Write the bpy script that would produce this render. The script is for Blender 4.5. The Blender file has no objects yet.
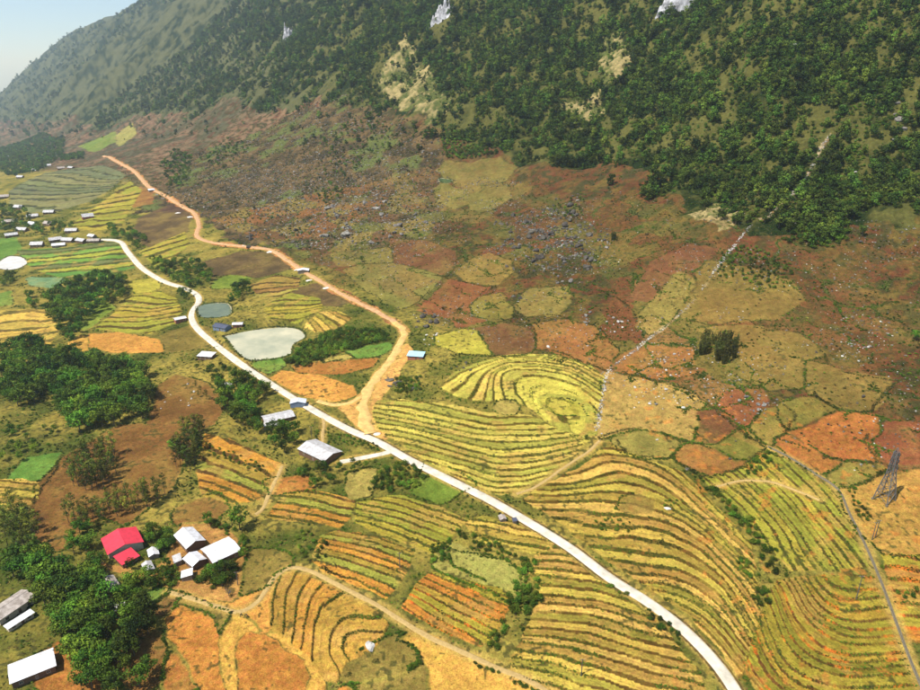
import bpy, math, random
import numpy as np
from mathutils import Vector, Matrix

# ------------------------------------------------------------------ camera, sky, sun, exposure
scene = bpy.context.scene
COL = scene.collection
cam_data = bpy.data.cameras.new('camera')
cam = bpy.data.objects.new('camera', cam_data)
COL.objects.link(cam)
scene.camera = cam
CAM_H = 180.0
cam.location = (0.0, 0.0, CAM_H)
cam.rotation_euler = (math.radians(90.0 - 22.0), 0.0, 0.0)
cam_data.sensor_width = 36.0
cam_data.lens = 36.0 * 700.0 / 920.0
cam_data.clip_start = 1.0
cam_data.clip_end = 30000.0

SUN_EL, SUN_AZ = math.radians(60.0), math.atan2(-0.85, -0.52)     # azimuth measured from +Y towards +X
sun_dir = Vector((math.sin(SUN_AZ) * math.cos(SUN_EL), math.cos(SUN_AZ) * math.cos(SUN_EL), math.sin(SUN_EL)))
world = bpy.data.worlds.new('World')
scene.world = world
world.use_nodes = True
wn = world.node_tree
for n in list(wn.nodes):
    wn.nodes.remove(n)
sky = wn.nodes.new('ShaderNodeTexSky')
sky.sky_type = 'NISHITA'
sky.sun_disc = False
sky.sun_elevation = SUN_EL
sky.sun_rotation = SUN_AZ
sky.altitude = 1200.0
sky.dust_density = 0.3
bg = wn.nodes.new('ShaderNodeBackground')
bg.inputs['Strength'].default_value = 0.11
wo = wn.nodes.new('ShaderNodeOutputWorld')
wn.links.new(sky.outputs[0], bg.inputs[0])
wn.links.new(bg.outputs[0], wo.inputs[0])

sun_data = bpy.data.lights.new('sun', 'SUN')
sun_data.energy = 5.0
sun_data.angle = math.radians(0.5)
sun_data.color = (1.0, 0.95, 0.86)
sun = bpy.data.objects.new('sun', sun_data)
COL.objects.link(sun)
sun.rotation_euler = (-sun_dir).to_track_quat('-Z', 'Y').to_euler()

vs = scene.view_settings
vs.view_transform = 'Standard'
vs.look = 'None'
vs.exposure = 0.58
vs.gamma = 1.0
scene.cycles.use_denoising = True
scene.cycles.volume_bounces = 2
scene.cycles.max_bounces = 6
scene.cycles.transparent_max_bounces = 8

# ------------------------------------------------------------------ terrain height
def vnoise(x, y, seed=0):
    x = np.asarray(x, float); y = np.asarray(y, float)
    xi = np.floor(x); yi = np.floor(y)
    fx = x - xi; fy = y - yi
    fx = fx * fx * (3 - 2 * fx); fy = fy * fy * (3 - 2 * fy)
    xi = xi.astype(np.int64); yi = yi.astype(np.int64)
    def h(a, b):
        v = (a * 374761393 + b * 668265263 + seed * 1442695041) & 0x7fffffff
        v = ((v ^ (v >> 13)) * 1274126177) & 0x7fffffff
        v = v ^ (v >> 16)
        return (v & 0xffff) / 65535.0
    a = h(xi, yi); b = h(xi + 1, yi); c = h(xi, yi + 1); d = h(xi + 1, yi + 1)
    return (a + (b - a) * fx) * (1 - fy) + (c + (d - c) * fx) * fy

def fbm(x, y, octaves=4, seed=0):
    x = np.asarray(x, float); y = np.asarray(y, float)
    t = 0.0; amp = 1.0; tot = 0.0
    for o in range(octaves):
        t = t + amp * vnoise(x, y, seed + o * 17); tot += amp
        x = x * 2.03 + 13.7; y = y * 2.03 - 7.1; amp *= 0.5
    return t / tot

def smooth(a, b, v):
    t = np.clip((v - a) / (b - a), 0, 1)
    return t * t * (3 - 2 * t)

AX = (-0.64, 0.77)                     # the valley runs this way; the mountain rises to its right
_D = np.arange(-3000.0, 4001.0, 2.0)
_SL = np.interp(_D, [-2200, -900, -330, -260, -150, -20, 40, 140, 200, 300, 380, 480, 900, 1300, 1700],
                [-0.35, -0.16, 0.0, 0.04, 0.11, 0.13, 0.22, 0.27, 0.40, 0.58, 0.74, 0.84, 0.80, 0.3, 0.0])
_Z = np.cumsum(_SL) * 2.0
_Z -= np.interp(0.0, _D, _Z)

def foot_d(x, y):
    return (x - 185.0) * 0.77 + (y - 286.0) * 0.64

def base_z(x, y):
    x = np.asarray(x, float); y = np.asarray(y, float)
    d = foot_d(x, y)
    s = (x - 185.0) * AX[0] + (y - 286.0) * AX[1]
    w = (vnoise(s / 230.0, d / 500.0, 5) - 0.5) * 60.0 * smooth(20, 250, d)
    z = np.interp(d + w, _D, _Z)
    m = smooth(60, 420, d)
    z = z + m * (fbm(x / 170.0, y / 170.0, 3, 11) - 0.5) * 70.0
    z = z + m * (fbm(x / 45.0, y / 45.0, 3, 23) - 0.5) * 22.0
    z = z + (vnoise(x / 90.0, y / 90.0, 3) - 0.5) * 4.0
    end = 1.0 - smooth(6200, 8600, s)
    z = np.where(z > 0, z * end, z)
    far = np.maximum(0.0, s - 1000.0)
    return z - 0.066 * far * smooth(0, 900, far)        # the valley drops away downstream

# ------------------------------------------------------------------ the place, in metres (x to the right, y into the valley)
FIELDS2 = [
    ('lime', [(33.8, 397.5), (39.8, 402.8), (53.5, 400.7), (63.3, 394.1), (72.8, 383.8), (77.7, 370.1), (74.9, 367.2), (65.7, 376.7), (52.4, 380.1), (46.1, 376.6), (47.3, 365.1), (52.0, 350.6), (48.5, 350.1), (40.1, 369.6), (34.2, 385.4)]),
    ('ygreen', [(48.2, 373.9), (52.6, 376.6), (64.0, 372.4), (71.0, 364.5), (70.8, 352.7), (61.5, 354.2), (54.9, 356.3), (50.0, 363.6)]),
    ('lime', [(60.9, 350.2), (69.8, 349.8), (70.1, 340.9), (64.1, 334.2), (60.5, 339.4)]),
    ('yellowtan', [(19.6, 371.8), (24.0, 376.7), (32.3, 375.4), (35.3, 368.2), (32.4, 359.9), (25.4, 359.9), (20.5, 365.0)]),
    ('dryolive', [(72.8, 273.9), (76.7, 282.0), (86.3, 284.6), (92.6, 279.4), (89.5, 270.6), (80.9, 268.8)]),
    ('palegreen', [(-9.0, 256.5), (-3.6, 260.5), (17.4, 246.7), (26.3, 238.8), (23.0, 229.0), (8.4, 236.9), (-3.5, 244.9)]),
]
FIELDS = [
    ('brown', [(13.2, 479.9), (29.3, 481.3), (43.3, 472.8), (51.6, 461.3), (50.7, 444.9), (45.0, 434.3), (30.2, 433.6), (20.4, 439.3), (16.8, 455.0)]),
    ('orangebrown', [(54.3, 475.0), (72.4, 476.3), (91.5, 461.3), (98.2, 440.6), (100.3, 423.6), (94.7, 404.3), (83.5, 412.2), (66.8, 432.0), (53.1, 441.6)]),
    ('ygreen', [(-14.4, 470.3), (1.5, 477.2), (12.3, 474.6), (18.1, 451.6), (20.4, 439.3), (18.3, 436.7), (1.4, 442.4), (-14.1, 458.3)]),
    ('red', [(-8.6, 578.9), (22.3, 552.8), (7.9, 526.3), (9.1, 502.2), (18.0, 493.7), (-0.7, 485.3), (-5.4, 504.5), (-32.6, 526.8)]),
    ('olivegreen', [(14.5, 537.3), (30.5, 536.6), (38.4, 509.4), (34.5, 494.3), (22.6, 496.1), (9.2, 504.1), (7.9, 524.3)]),
    ('drygreen', [(56.0, 535.5), (82.7, 528.1), (80.9, 502.8), (70.2, 488.2), (52.0, 490.6), (44.4, 507.3), (48.7, 523.7)]),
    ('pasture', [(-127.5, 680.6), (-109.2, 678.6), (-69.3, 669.0), (-63.4, 633.9), (-92.5, 641.7), (-113.7, 642.8)]),
    ('pasture', [(-106.9, 629.7), (-91.8, 636.4), (-60.1, 628.1), (-32.2, 606.1), (-17.4, 587.5), (-27.0, 564.8), (-34.3, 542.9), (-48.2, 533.0), (-62.1, 551.0), (-81.3, 579.9)]),
    ('drygold', [(8.9, 608.4), (25.4, 619.7), (42.1, 596.2), (42.5, 575.5), (29.9, 557.3), (8.5, 569.2), (-1.7, 590.1)]),
    ('brown', [(-68.5, 693.3), (-29.1, 667.5), (-7.5, 637.4), (-3.6, 608.9), (-17.5, 591.4), (-31.3, 605.8), (-60.5, 632.9)]),
    ('pasture', [(-27.2, 885.1), (-17.5, 897.9), (12.2, 877.8), (48.5, 870.9), (64.5, 838.9), (51.0, 805.8), (28.1, 795.2), (-2.3, 824.9), (-9.6, 856.2)]),
    ('pasture', [(-28.4, 837.6), (-14.1, 830.1), (0.0, 810.8), (51.7, 796.9), (52.0, 763.2), (31.4, 732.3), (13.8, 744.7), (10.9, 767.8), (-5.4, 758.9), (-22.4, 786.6)]),
    ('tan', [(91.8, 398.6), (109.7, 388.0), (129.2, 367.8), (136.6, 354.3), (128.2, 344.4), (129.7, 334.7), (121.3, 320.2), (107.5, 331.4), (98.1, 336.7), (84.4, 335.9), (74.5, 331.8), (80.7, 357.4)]),
    ('drygreen', [(83.9, 327.7), (97.5, 333.9), (106.3, 330.7), (119.1, 319.7), (109.5, 311.1), (95.1, 312.4), (85.7, 318.7)]),
    ('brown', [(126.7, 329.8), (133.3, 343.3), (142.9, 343.0), (146.6, 326.9), (132.5, 316.7), (121.0, 319.4)]),
    ('orangebrown', [(112.9, 319.9), (119.8, 318.7), (129.8, 313.0), (136.5, 303.0), (141.9, 301.5), (123.4, 294.1), (115.8, 301.3), (110.3, 310.2)]),
    ('olivegreen', [(132.0, 315.1), (147.5, 325.0), (154.8, 311.3), (144.5, 301.9), (138.0, 304.4)]),
    ('red', [(146.1, 346.0), (153.2, 357.9), (169.0, 358.7), (169.3, 347.8), (160.6, 337.0), (152.9, 329.9), (148.3, 333.5)]),
    ('olivegreen', [(155.0, 328.6), (164.0, 339.0), (171.1, 338.2), (169.4, 323.1), (163.0, 317.0), (156.9, 314.1)]),
    ('olivegreen', [(167.5, 330.3), (177.5, 341.2), (194.0, 343.9), (199.2, 333.0), (178.8, 323.7), (171.7, 321.1)]),
    ('orange', [(171.1, 319.5), (199.7, 329.5), (215.4, 323.9), (213.4, 312.8), (204.5, 306.8), (200.5, 291.9), (183.0, 298.7), (174.9, 309.3)]),
    ('orange', [(162.6, 314.7), (169.6, 315.8), (177.2, 304.3), (181.4, 293.1), (173.3, 287.8), (167.1, 297.6)]),
    ('olivegreen', [(175.5, 285.3), (187.7, 290.6), (201.2, 289.6), (199.4, 284.2), (185.0, 278.1), (178.4, 280.5)]),
    ('dryolive', [(204.0, 379.0), (212.8, 370.4), (220.9, 361.2), (239.0, 353.7), (227.2, 341.2), (217.2, 329.5), (205.5, 330.9), (197.9, 339.4), (194.3, 353.3)]),
    ('dryolive', [(158.8, 433.1), (186.5, 429.4), (211.4, 412.2), (217.2, 387.9), (203.9, 381.3), (191.4, 356.9), (175.3, 358.0), (166.8, 373.1), (176.8, 407.0), (165.6, 423.9)]),
    ('dryolive', [(186.1, 516.6), (209.9, 499.3), (232.6, 474.1), (231.1, 452.6), (207.6, 434.5), (173.6, 439.1), (157.2, 450.5), (153.2, 460.6), (168.4, 486.0)]),
    ('orangebrown', [(99.6, 413.3), (117.6, 423.4), (146.0, 410.9), (140.2, 386.0), (118.1, 385.7), (100.3, 395.3)]),
    ('red', [(216.6, 316.2), (232.9, 313.7), (218.6, 287.5), (203.6, 290.6), (207.8, 304.6)]),
    ('knoll', [(177.8, 273.5), (196.4, 281.9), (214.3, 279.9), (222.3, 278.2), (195.5, 233.1), (176.2, 234.2), (174.0, 246.9), (173.9, 260.2)]),
    ('drygreen', [(131.2, 469.1), (164.0, 513.7), (175.5, 491.2), (143.7, 455.5), (129.5, 440.9), (123.8, 451.4)]),
    ('brown', [(153.7, 536.1), (181.6, 546.4), (198.6, 531.1), (180.6, 510.0), (164.8, 516.5), (138.2, 484.3), (125.1, 489.9)]),
    ('earth', [(-74.0, 385.5), (-67.4, 391.6), (-62.4, 401.8), (-57.4, 425.8), (-48.9, 443.6), (-44.3, 463.8), (-37.2, 464.9), (-33.5, 451.1), (-39.1, 432.2), (-43.9, 409.2), (-50.0, 393.1), (-49.1, 367.5), (-41.9, 347.5), (-53.7, 351.3), (-64.4, 370.1)]),
    ('yard', [(-161.7, 255.0), (-151.8, 250.9), (-139.5, 245.1), (-124.6, 238.2), (-109.3, 233.2), (-93.8, 229.4), (-93.9, 247.4), (-100.9, 265.7), (-117.0, 281.4), (-134.2, 283.3), (-131.7, 258.9), (-135.4, 245.7), (-153.8, 249.6)]),
    ('redsoil', [(-216.6, 301.5), (-224.1, 320.9), (-220.8, 346.1), (-213.0, 363.4), (-206.1, 375.9), (-188.5, 376.1), (-196.3, 408.5), (-201.9, 429.6), (-196.8, 441.6), (-170.6, 423.9), (-154.5, 404.5), (-150.3, 375.5), (-160.9, 367.3), (-154.2, 329.7), (-152.1, 309.7), (-157.4, 299.7), (-162.4, 285.4), (-177.3, 292.0), (-183.1, 279.7), (-184.1, 265.0), (-202.0, 277.2)]),
    ('bright', [(-240.3, 322.8), (-241.3, 340.0), (-229.9, 345.0), (-225.8, 332.1), (-225.2, 320.9), (-233.8, 322.8)]),
    ('gold', [(-308.7, 506.9), (-305.4, 524.4), (-295.6, 519.1), (-287.6, 497.7), (-299.9, 497.4)]),
    ('orangetan', [(-299.4, 527.1), (-273.1, 524.9), (-235.4, 507.4), (-222.8, 486.7), (-264.9, 492.0), (-287.6, 504.2)]),
    ('dryolive', [(-234.9, 514.2), (-219.8, 530.2), (-202.8, 523.4), (-183.2, 487.1), (-217.1, 483.9)]),
    ('teal', [(-443.6, 695.5), (-416.9, 688.8), (-396.1, 676.9), (-399.7, 657.2), (-426.2, 668.6)]),
    ('bright', [(-585.7, 857.8), (-556.8, 860.4), (-523.7, 815.8), (-510.7, 762.5), (-527.3, 763.9)]),
    ('bright', [(-445.9, 640.4), (-438.3, 648.6), (-414.4, 611.9), (-425.7, 607.5)]),
    ('green', [(-323.3, 556.7), (-320.4, 597.9), (-307.3, 585.3), (-306.3, 536.2)]),
    ('ygreen', [(-321.1, 654.5), (-298.2, 656.6), (-283.3, 629.0), (-295.4, 616.8)]),
    ('orangetan', [(-127.5, 431.6), (-122.9, 441.3), (-94.9, 432.4), (-70.3, 412.6), (-66.0, 400.0), (-80.3, 393.9), (-101.8, 406.1), (-115.2, 419.5)]),
    ('bright', [(-78.9, 463.5), (-67.8, 467.1), (-53.4, 468.0), (-51.1, 459.4), (-58.8, 450.8), (-72.9, 451.6)]),
    ('bright', [(-143.2, 450.2), (-128.2, 458.1), (-123.2, 448.7), (-132.4, 440.5)]),
    ('orange', [(-114.6, 447.9), (-97.0, 451.8), (-77.3, 452.6), (-58.6, 449.3), (-61.5, 438.3), (-77.3, 433.4), (-94.0, 435.1), (-109.8, 438.6)]),
    ('yellowtan', [(-97.6, 454.9), (-79.5, 457.6), (-75.9, 452.3), (-95.0, 448.5)]),
    ('green', [(-1094.5, 2084.0), (-1018.9, 2133.9), (-916.3, 1944.7), (-912.6, 1803.5)]),
    ('palegreen', [(-936.8, 1966.1), (-937.5, 2085.4), (-862.9, 1939.1), (-849.9, 1808.8)]),
    ('orangebrown', [(-516.4, 1093.3), (-499.7, 1105.9), (-467.5, 1065.2), (-429.1, 977.8), (-458.3, 966.8)]),
    ('darkbrown', [(-415.3, 904.1), (-393.7, 988.9), (-347.7, 899.0), (-326.3, 823.3), (-351.0, 776.8), (-390.7, 826.7)]),
    ('darkbrown', [(-260.9, 696.0), (-230.8, 717.6), (-178.3, 696.2), (-164.8, 657.3), (-188.9, 643.8), (-233.0, 640.3)]),
    ('darkbrown', [(-149.5, 595.8), (-127.4, 602.7), (-90.2, 556.2), (-98.7, 545.7), (-123.8, 555.6)]),
    ('green', [(-236.4, 651.2), (-218.6, 674.3), (-199.6, 640.8), (-211.7, 617.1), (-227.2, 619.1)]),
    ('paddyorange', [(-118.3, 219.7), (-115.6, 227.5), (-101.2, 223.9), (-95.9, 215.2), (-92.7, 204.0), (-86.9, 191.8), (-81.3, 180.6), (-90.5, 180.8), (-100.4, 196.6), (-108.6, 206.7), (-114.3, 213.3)]),
    ('dryolive', [(-115.6, 232.1), (-105.4, 228.0), (-95.6, 224.3), (-92.0, 219.3), (-93.7, 212.0), (-97.7, 219.5), (-107.5, 224.6), (-116.6, 228.1)]),
    ('gold', [(-93.8, 211.0), (-92.5, 223.7), (-84.5, 220.1), (-77.8, 213.0), (-84.9, 212.8), (-86.7, 208.3), (-84.6, 200.0), (-76.7, 180.6), (-80.6, 180.6), (-88.5, 195.4)]),
    ('paddyorange', [(-86.1, 207.7), (-84.3, 212.2), (-76.0, 210.4), (-66.6, 203.8), (-58.4, 197.0), (-55.3, 191.2), (-55.3, 180.3), (-75.7, 180.6), (-83.7, 198.1)]),
    ('orangetan', [(-112.9, 233.9), (-95.5, 229.4), (-82.4, 237.1), (-76.8, 229.8), (-76.8, 221.5), (-75.7, 212.5), (-78.0, 212.0), (-86.6, 221.8), (-95.9, 225.5)]),
    ('gold', [(-75.1, 211.4), (-65.5, 207.1), (-55.8, 197.4), (-49.7, 188.5), (-48.9, 180.2), (-53.9, 180.2), (-54.2, 191.1), (-58.3, 198.4), (-67.4, 205.2)]),
    ('dryolive', [(-95.9, 251.4), (-92.6, 259.1), (-80.3, 257.1), (-77.5, 253.0), (-84.1, 247.0), (-84.1, 237.1), (-91.6, 236.3)]),
    ('orange', [(-108.9, 197.6), (-108.1, 201.3), (-94.4, 185.9), (-90.5, 180.8), (-101.8, 181.0)]),
    ('dryolive', [(-42.2, 196.2), (-30.3, 203.2), (-23.8, 206.7), (-15.2, 203.5), (-13.4, 197.0), (-21.9, 192.0), (-32.5, 188.9), (-40.3, 188.3)]),
    ('dryolive', [(-38.6, 186.5), (-21.7, 190.3), (-13.3, 195.2), (-11.3, 184.1), (-12.5, 178.5), (-37.6, 179.2)]),
    ('paddyorange', [(-45.3, 179.3), (-42.7, 185.0), (-37.9, 186.5), (-30.6, 179.0)]),
    ('gold', [(-23.9, 207.6), (-14.0, 210.1), (-3.0, 201.0), (14.5, 190.3), (27.9, 181.3), (32.5, 175.5), (-10.4, 177.6), (-11.7, 193.4)]),
    ('redsoil', [(-132.1, 209.2), (-127.0, 215.4), (-118.9, 211.3), (-109.8, 192.1), (-114.5, 186.0), (-126.7, 195.7)]),
    ('orange', [(-157.4, 199.0), (-152.9, 209.0), (-134.5, 191.9), (-129.8, 180.8), (-143.7, 180.6)]),
    ('redsoil', [(-140.2, 294.4), (-132.3, 300.6), (-125.6, 302.0), (-118.4, 292.1), (-125.6, 280.9), (-136.2, 283.4)]),
    ('orange', [(-99.8, 314.1), (-81.2, 315.9), (-76.3, 307.0), (-94.6, 305.3)]),
    ('yellowtan', [(-57.7, 315.0), (-46.4, 317.0), (-47.4, 299.0), (-54.4, 298.2)]),
    ('brown', [(-126.2, 233.4), (-120.8, 237.0), (-117.7, 233.3), (-120.4, 223.0), (-128.2, 224.2)]),
    ('bright', [(-133.1, 229.9), (-128.2, 236.4), (-122.9, 235.8), (-123.9, 229.9), (-129.5, 225.3)]),
    ('palegreen', [(-9.8, 255.3), (17.2, 243.1), (25.1, 234.4), (20.4, 226.0), (4.2, 236.1), (-8.7, 245.3)]),
    ('green', [(-15.9, 321.5), (5.0, 299.9), (-9.8, 290.1), (-20.1, 299.0)]),
]
TERRACES = [
    ('centre', [(6.6, 423.3), (26.8, 432.6), (46.9, 432.6), (66.1, 426.6), (83.1, 409.6), (90.1, 392.8), (82.6, 368.1), (74.1, 332.8), (62.0, 330.8), (53.1, 341.5), (46.1, 358.8), (35.6, 371.5), (23.9, 375.6), (9.1, 380.2), (-3.1, 386.6), (-12.6, 400.1), (-3.3, 415.9)], [(0, [(-9.5, 400.8), (1.3, 412.5), (13.1, 421.0), (29.9, 428.0), (52.9, 426.1), (74.6, 416.7), (90.1, 392.8)]), (2.3, [(12.4, 391.2), (18.0, 409.9), (29.5, 421.2), (52.2, 419.4), (73.4, 409.0), (86.8, 381.3)]), (4.6, [(27.7, 379.5), (23.8, 397.8), (25.6, 408.7), (33.6, 412.7), (51.2, 408.8), (71.6, 396.5), (83.0, 373.7)]), (5.75, [(41.0, 366.1), (34.5, 381.9), (32.5, 396.5), (38.0, 403.1), (53.5, 400.7), (73.1, 386.2), (80.5, 366.2)]), (7.59, [(53.7, 346.3), (47.9, 365.0), (46.6, 375.3), (52.9, 378.9), (65.3, 373.4), (72.2, 361.0), (71.1, 343.6)])], 0.8, 'lime'),
    ('strips', [(-52.1, 389.9), (-37.1, 389.3), (-18.2, 381.2), (-3.0, 376.4), (17.6, 365.5), (34.8, 361.7), (45.5, 353.6), (55.0, 339.3), (69.9, 329.7), (60.1, 317.8), (42.7, 301.1), (29.5, 291.8), (19.6, 289.8), (5.0, 301.5), (-10.5, 315.6), (-26.1, 330.9), (-38.2, 345.0), (-47.4, 356.5), (-53.2, 377.2)], [(0, [(-52.3, 391.1), (-24.4, 382.3), (0.0, 368.2), (17.3, 358.0), (31.5, 355.8), (45.6, 354.6)]), (3.36, [(-50.3, 373.3), (-23.1, 357.8), (0.0, 344.2), (21.9, 336.4), (43.7, 335.2), (62.5, 334.4)]), (6.72, [(-36.9, 348.7), (-16.6, 337.9), (5.3, 323.1), (23.4, 314.8), (44.3, 315.6), (63.3, 321.7)]), (10.08, [(-15.9, 320.6), (0.0, 312.7), (15.1, 301.1), (30.0, 298.6), (42.9, 302.7)])], 0.8, 'lime'),
    ('roadside', [(30.0, 285.7), (42.2, 296.5), (61.2, 307.7), (73.6, 320.4), (82.0, 323.6), (92.3, 311.1), (109.3, 299.1), (114.3, 283.3), (121.0, 261.4), (123.8, 245.0), (119.3, 225.3), (113.0, 205.7), (105.5, 188.6), (96.8, 182.8), (93.9, 196.1), (88.4, 208.1), (80.1, 219.8), (69.2, 233.2), (57.4, 249.0), (44.7, 268.5)], [(0, [(49.9, 298.7), (76.8, 309.8), (90.5, 303.2), (105.2, 284.4), (113.5, 258.9), (118.3, 243.8)]), (3.75, [(47.8, 282.3), (66.7, 281.7), (84.4, 276.1), (99.5, 263.9), (111.0, 244.7), (115.1, 226.9)]), (7.5, [(57.1, 252.2), (78.0, 248.2), (96.4, 238.0), (106.2, 224.1), (107.7, 206.3), (106.9, 197.1)]), (10.25, [(74.0, 231.1), (89.3, 227.4), (99.1, 214.5), (103.9, 201.0), (106.0, 191.9)]), (12.5, [(82.4, 219.6), (92.5, 211.6), (99.2, 197.9), (101.7, 186.9)])], 0.9, 'yellow'),
    ('bowl', [(126.0, 224.5), (136.0, 224.9), (155.2, 224.1), (163.6, 220.9), (159.6, 203.8), (155.4, 187.2), (149.7, 167.6), (101.1, 172.4), (100.8, 187.4), (109.5, 201.4), (118.4, 214.9)], [(0, [(139.3, 221.7), (140.6, 213.7), (148.0, 209.7), (160.9, 209.6)]), (2.25, [(134.9, 222.3), (134.3, 210.4), (138.7, 201.6), (147.7, 198.2), (158.9, 199.2)]), (4.5, [(130.6, 221.2), (128.6, 207.7), (132.3, 195.6), (142.2, 190.8), (157.0, 191.3)]), (6.75, [(125.8, 219.1), (123.2, 203.5), (125.5, 190.7), (135.7, 184.5), (154.9, 183.9)]), (9, [(118.6, 212.3), (116.5, 196.1), (120.1, 183.8), (130.4, 177.1), (152.4, 177.0)]), (11.25, [(113.0, 205.7), (110.6, 190.2), (114.1, 177.7), (123.2, 172.2), (149.5, 170.2)])], 0.8, 'ochre'),
    ('diagonal', [(116.9, 291.9), (134.4, 294.1), (154.1, 306.7), (166.2, 295.5), (172.6, 275.0), (171.0, 257.8), (166.7, 239.0), (164.7, 227.4), (152.3, 226.2), (133.6, 228.5), (129.8, 244.3), (127.5, 267.4), (119.7, 282.6)], [(0, [(157.4, 303.8), (161.6, 284.4), (164.0, 259.4), (166.3, 236.7)]), (3.45, [(142.4, 296.0), (148.6, 275.3), (151.6, 251.0), (152.3, 227.8)]), (6.9, [(129.1, 292.5), (136.4, 273.3), (140.2, 249.2), (139.0, 227.3)]), (9.2, [(117.9, 290.3), (127.0, 272.3), (130.9, 250.4), (130.8, 229.4)])], 0.7, 'olive'),
    ('below', [(32.6, 247.7), (41.9, 253.0), (52.8, 238.7), (64.1, 222.3), (73.9, 210.3), (79.8, 198.6), (83.7, 187.5), (84.9, 173.6), (34.3, 177.0), (16.2, 189.4), (20.9, 199.5), (27.3, 213.2), (32.2, 223.0), (29.5, 236.8)], [(0, [(30.1, 243.7), (42.8, 243.2), (54.8, 238.5)]), (3, [(29.0, 231.3), (44.8, 227.2), (60.3, 223.2), (70.5, 215.6)]), (6.75, [(25.5, 214.3), (39.0, 213.3), (53.7, 208.7), (67.0, 200.6), (77.6, 196.1)]), (10, [(22.6, 201.7), (37.1, 198.4), (50.9, 193.0), (67.1, 185.5), (79.6, 180.5)]), (13, [(20.0, 191.7), (35.5, 185.7), (48.5, 180.0), (61.0, 174.1)])], 0.8, 'yellow'),
    ('upperbelow', [(0.9, 273.0), (11.8, 276.0), (23.2, 270.7), (36.3, 262.6), (42.3, 253.0), (34.7, 247.5), (26.3, 250.7), (9.0, 258.7)], [(0, [(2.3, 274.2), (23.0, 266.6), (44.5, 256.6)]), (2.6, [(0.0, 263.5), (19.9, 253.8), (41.2, 246.9)])], 0.7, 'yellow'),
    ('rust', [(-12.0, 242.6), (4.2, 235.0), (16.5, 230.7), (21.4, 222.8), (17.2, 213.0), (11.4, 204.7), (7.5, 201.3), (-6.2, 209.6), (-23.5, 222.7), (-18.9, 235.0)], [(0, [(-12.1, 244.4), (4.2, 235.0), (20.2, 223.9)]), (3, [(-16.9, 236.6), (-2.0, 225.6), (15.6, 213.1)]), (6, [(-22.6, 227.0), (-7.9, 214.6), (7.6, 202.7)])], 0.6, 'rust'),
    ('greenrows', [(-51.2, 293.2), (-30.0, 297.0), (-9.7, 285.6), (3.8, 274.1), (-2.7, 263.8), (-12.4, 251.8), (-20.3, 258.2), (-37.0, 267.1), (-50.1, 278.2)], [(0, [(-47.8, 298.3), (-24.6, 290.3), (0.0, 273.1)]), (3.6, [(-51.1, 285.6), (-28.3, 273.9), (-9.1, 261.7)]), (6, [(-54.5, 275.0), (-32.1, 263.9), (-17.7, 252.9)])], 0.7, 'olive'),
    ('orangerows', [(-65.4, 269.6), (-56.5, 273.1), (-36.9, 265.7), (-20.2, 256.2), (-21.8, 247.0), (-25.3, 235.5), (-29.6, 227.4), (-46.6, 236.9), (-58.8, 245.4), (-66.0, 253.5)], [(0, [(-63.1, 270.1), (-41.2, 263.4), (-21.2, 251.3)]), (3.6, [(-63.3, 258.6), (-44.1, 250.0), (-25.6, 239.5)]), (6, [(-63.8, 248.9), (-47.2, 241.0), (-31.1, 230.2)])], 0.7, 'orange'),
    ('houserows', [(-90.6, 301.7), (-82.1, 305.0), (-66.1, 301.9), (-51.3, 294.0), (-52.7, 279.2), (-56.6, 273.8), (-76.9, 279.8), (-95.6, 284.9)], [(0, [(-87.6, 306.3), (-68.4, 300.5), (-51.1, 292.4)]), (3, [(-92.0, 292.3), (-73.3, 286.2), (-54.9, 277.9)]), (4, [(-95.5, 286.4), (-77.0, 280.6), (-56.4, 272.4)])], 0.7, 'orange'),
    ('leftrows', [(-151.3, 365.4), (-133.7, 356.5), (-97.3, 330.8), (-98.0, 317.4), (-100.2, 299.2), (-112.8, 295.1), (-132.4, 303.9), (-143.5, 327.3)], [(0, [(-151.3, 365.4), (-122.6, 348.4), (-96.4, 328.8)]), (2, [(-143.9, 334.9), (-120.5, 321.5), (-98.6, 308.9)]), (4, [(-139.2, 318.0), (-119.3, 308.4), (-99.2, 295.1)])], 1.1, 'orange'),
    ('fan', [(-300.6, 618.1), (-280.0, 620.5), (-257.6, 603.3), (-236.2, 562.0), (-231.5, 539.9), (-246.6, 519.5), (-282.7, 528.2), (-300.3, 539.2), (-299.5, 574.2)], [(0, [(-301.9, 620.9), (-277.9, 620.0), (-255.7, 600.5)]), (4, [(-296.6, 573.5), (-263.9, 562.4), (-240.7, 571.8)]), (7, [(-297.5, 538.6), (-258.3, 528.4), (-231.5, 539.9)])], 0.8, 'olive'),
    ('edge', [(-253.2, 321.1), (-236.5, 321.9), (-223.7, 318.1), (-216.5, 303.2), (-217.8, 298.2), (-239.4, 298.7)], [(0, [(-253.2, 321.1), (-222.7, 316.3)]), (3, [(-241.5, 302.0), (-215.7, 299.0)])], 0.7, 'yellow'),
    ('goldleft', [(-421.7, 591.0), (-386.8, 595.9), (-370.9, 591.8), (-330.3, 540.6), (-322.4, 510.4), (-360.6, 492.4)], [(0, [(-409.9, 574.9), (-382.3, 588.0), (-354.4, 577.9)]), (4, [(-366.8, 505.1), (-339.5, 512.4), (-321.1, 523.1)])], 0.9, 'gold'),
    ('browntop', [(-194.6, 622.1), (-176.3, 643.4), (-148.7, 626.4), (-143.6, 593.7), (-160.7, 579.2), (-177.7, 586.6)], [(0, [(-196.8, 630.3), (-175.6, 640.8), (-147.5, 620.8)]), (4, [(-179.8, 584.6), (-156.7, 580.5), (-143.1, 591.0)])], 0.7, 'brownrow'),
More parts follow.
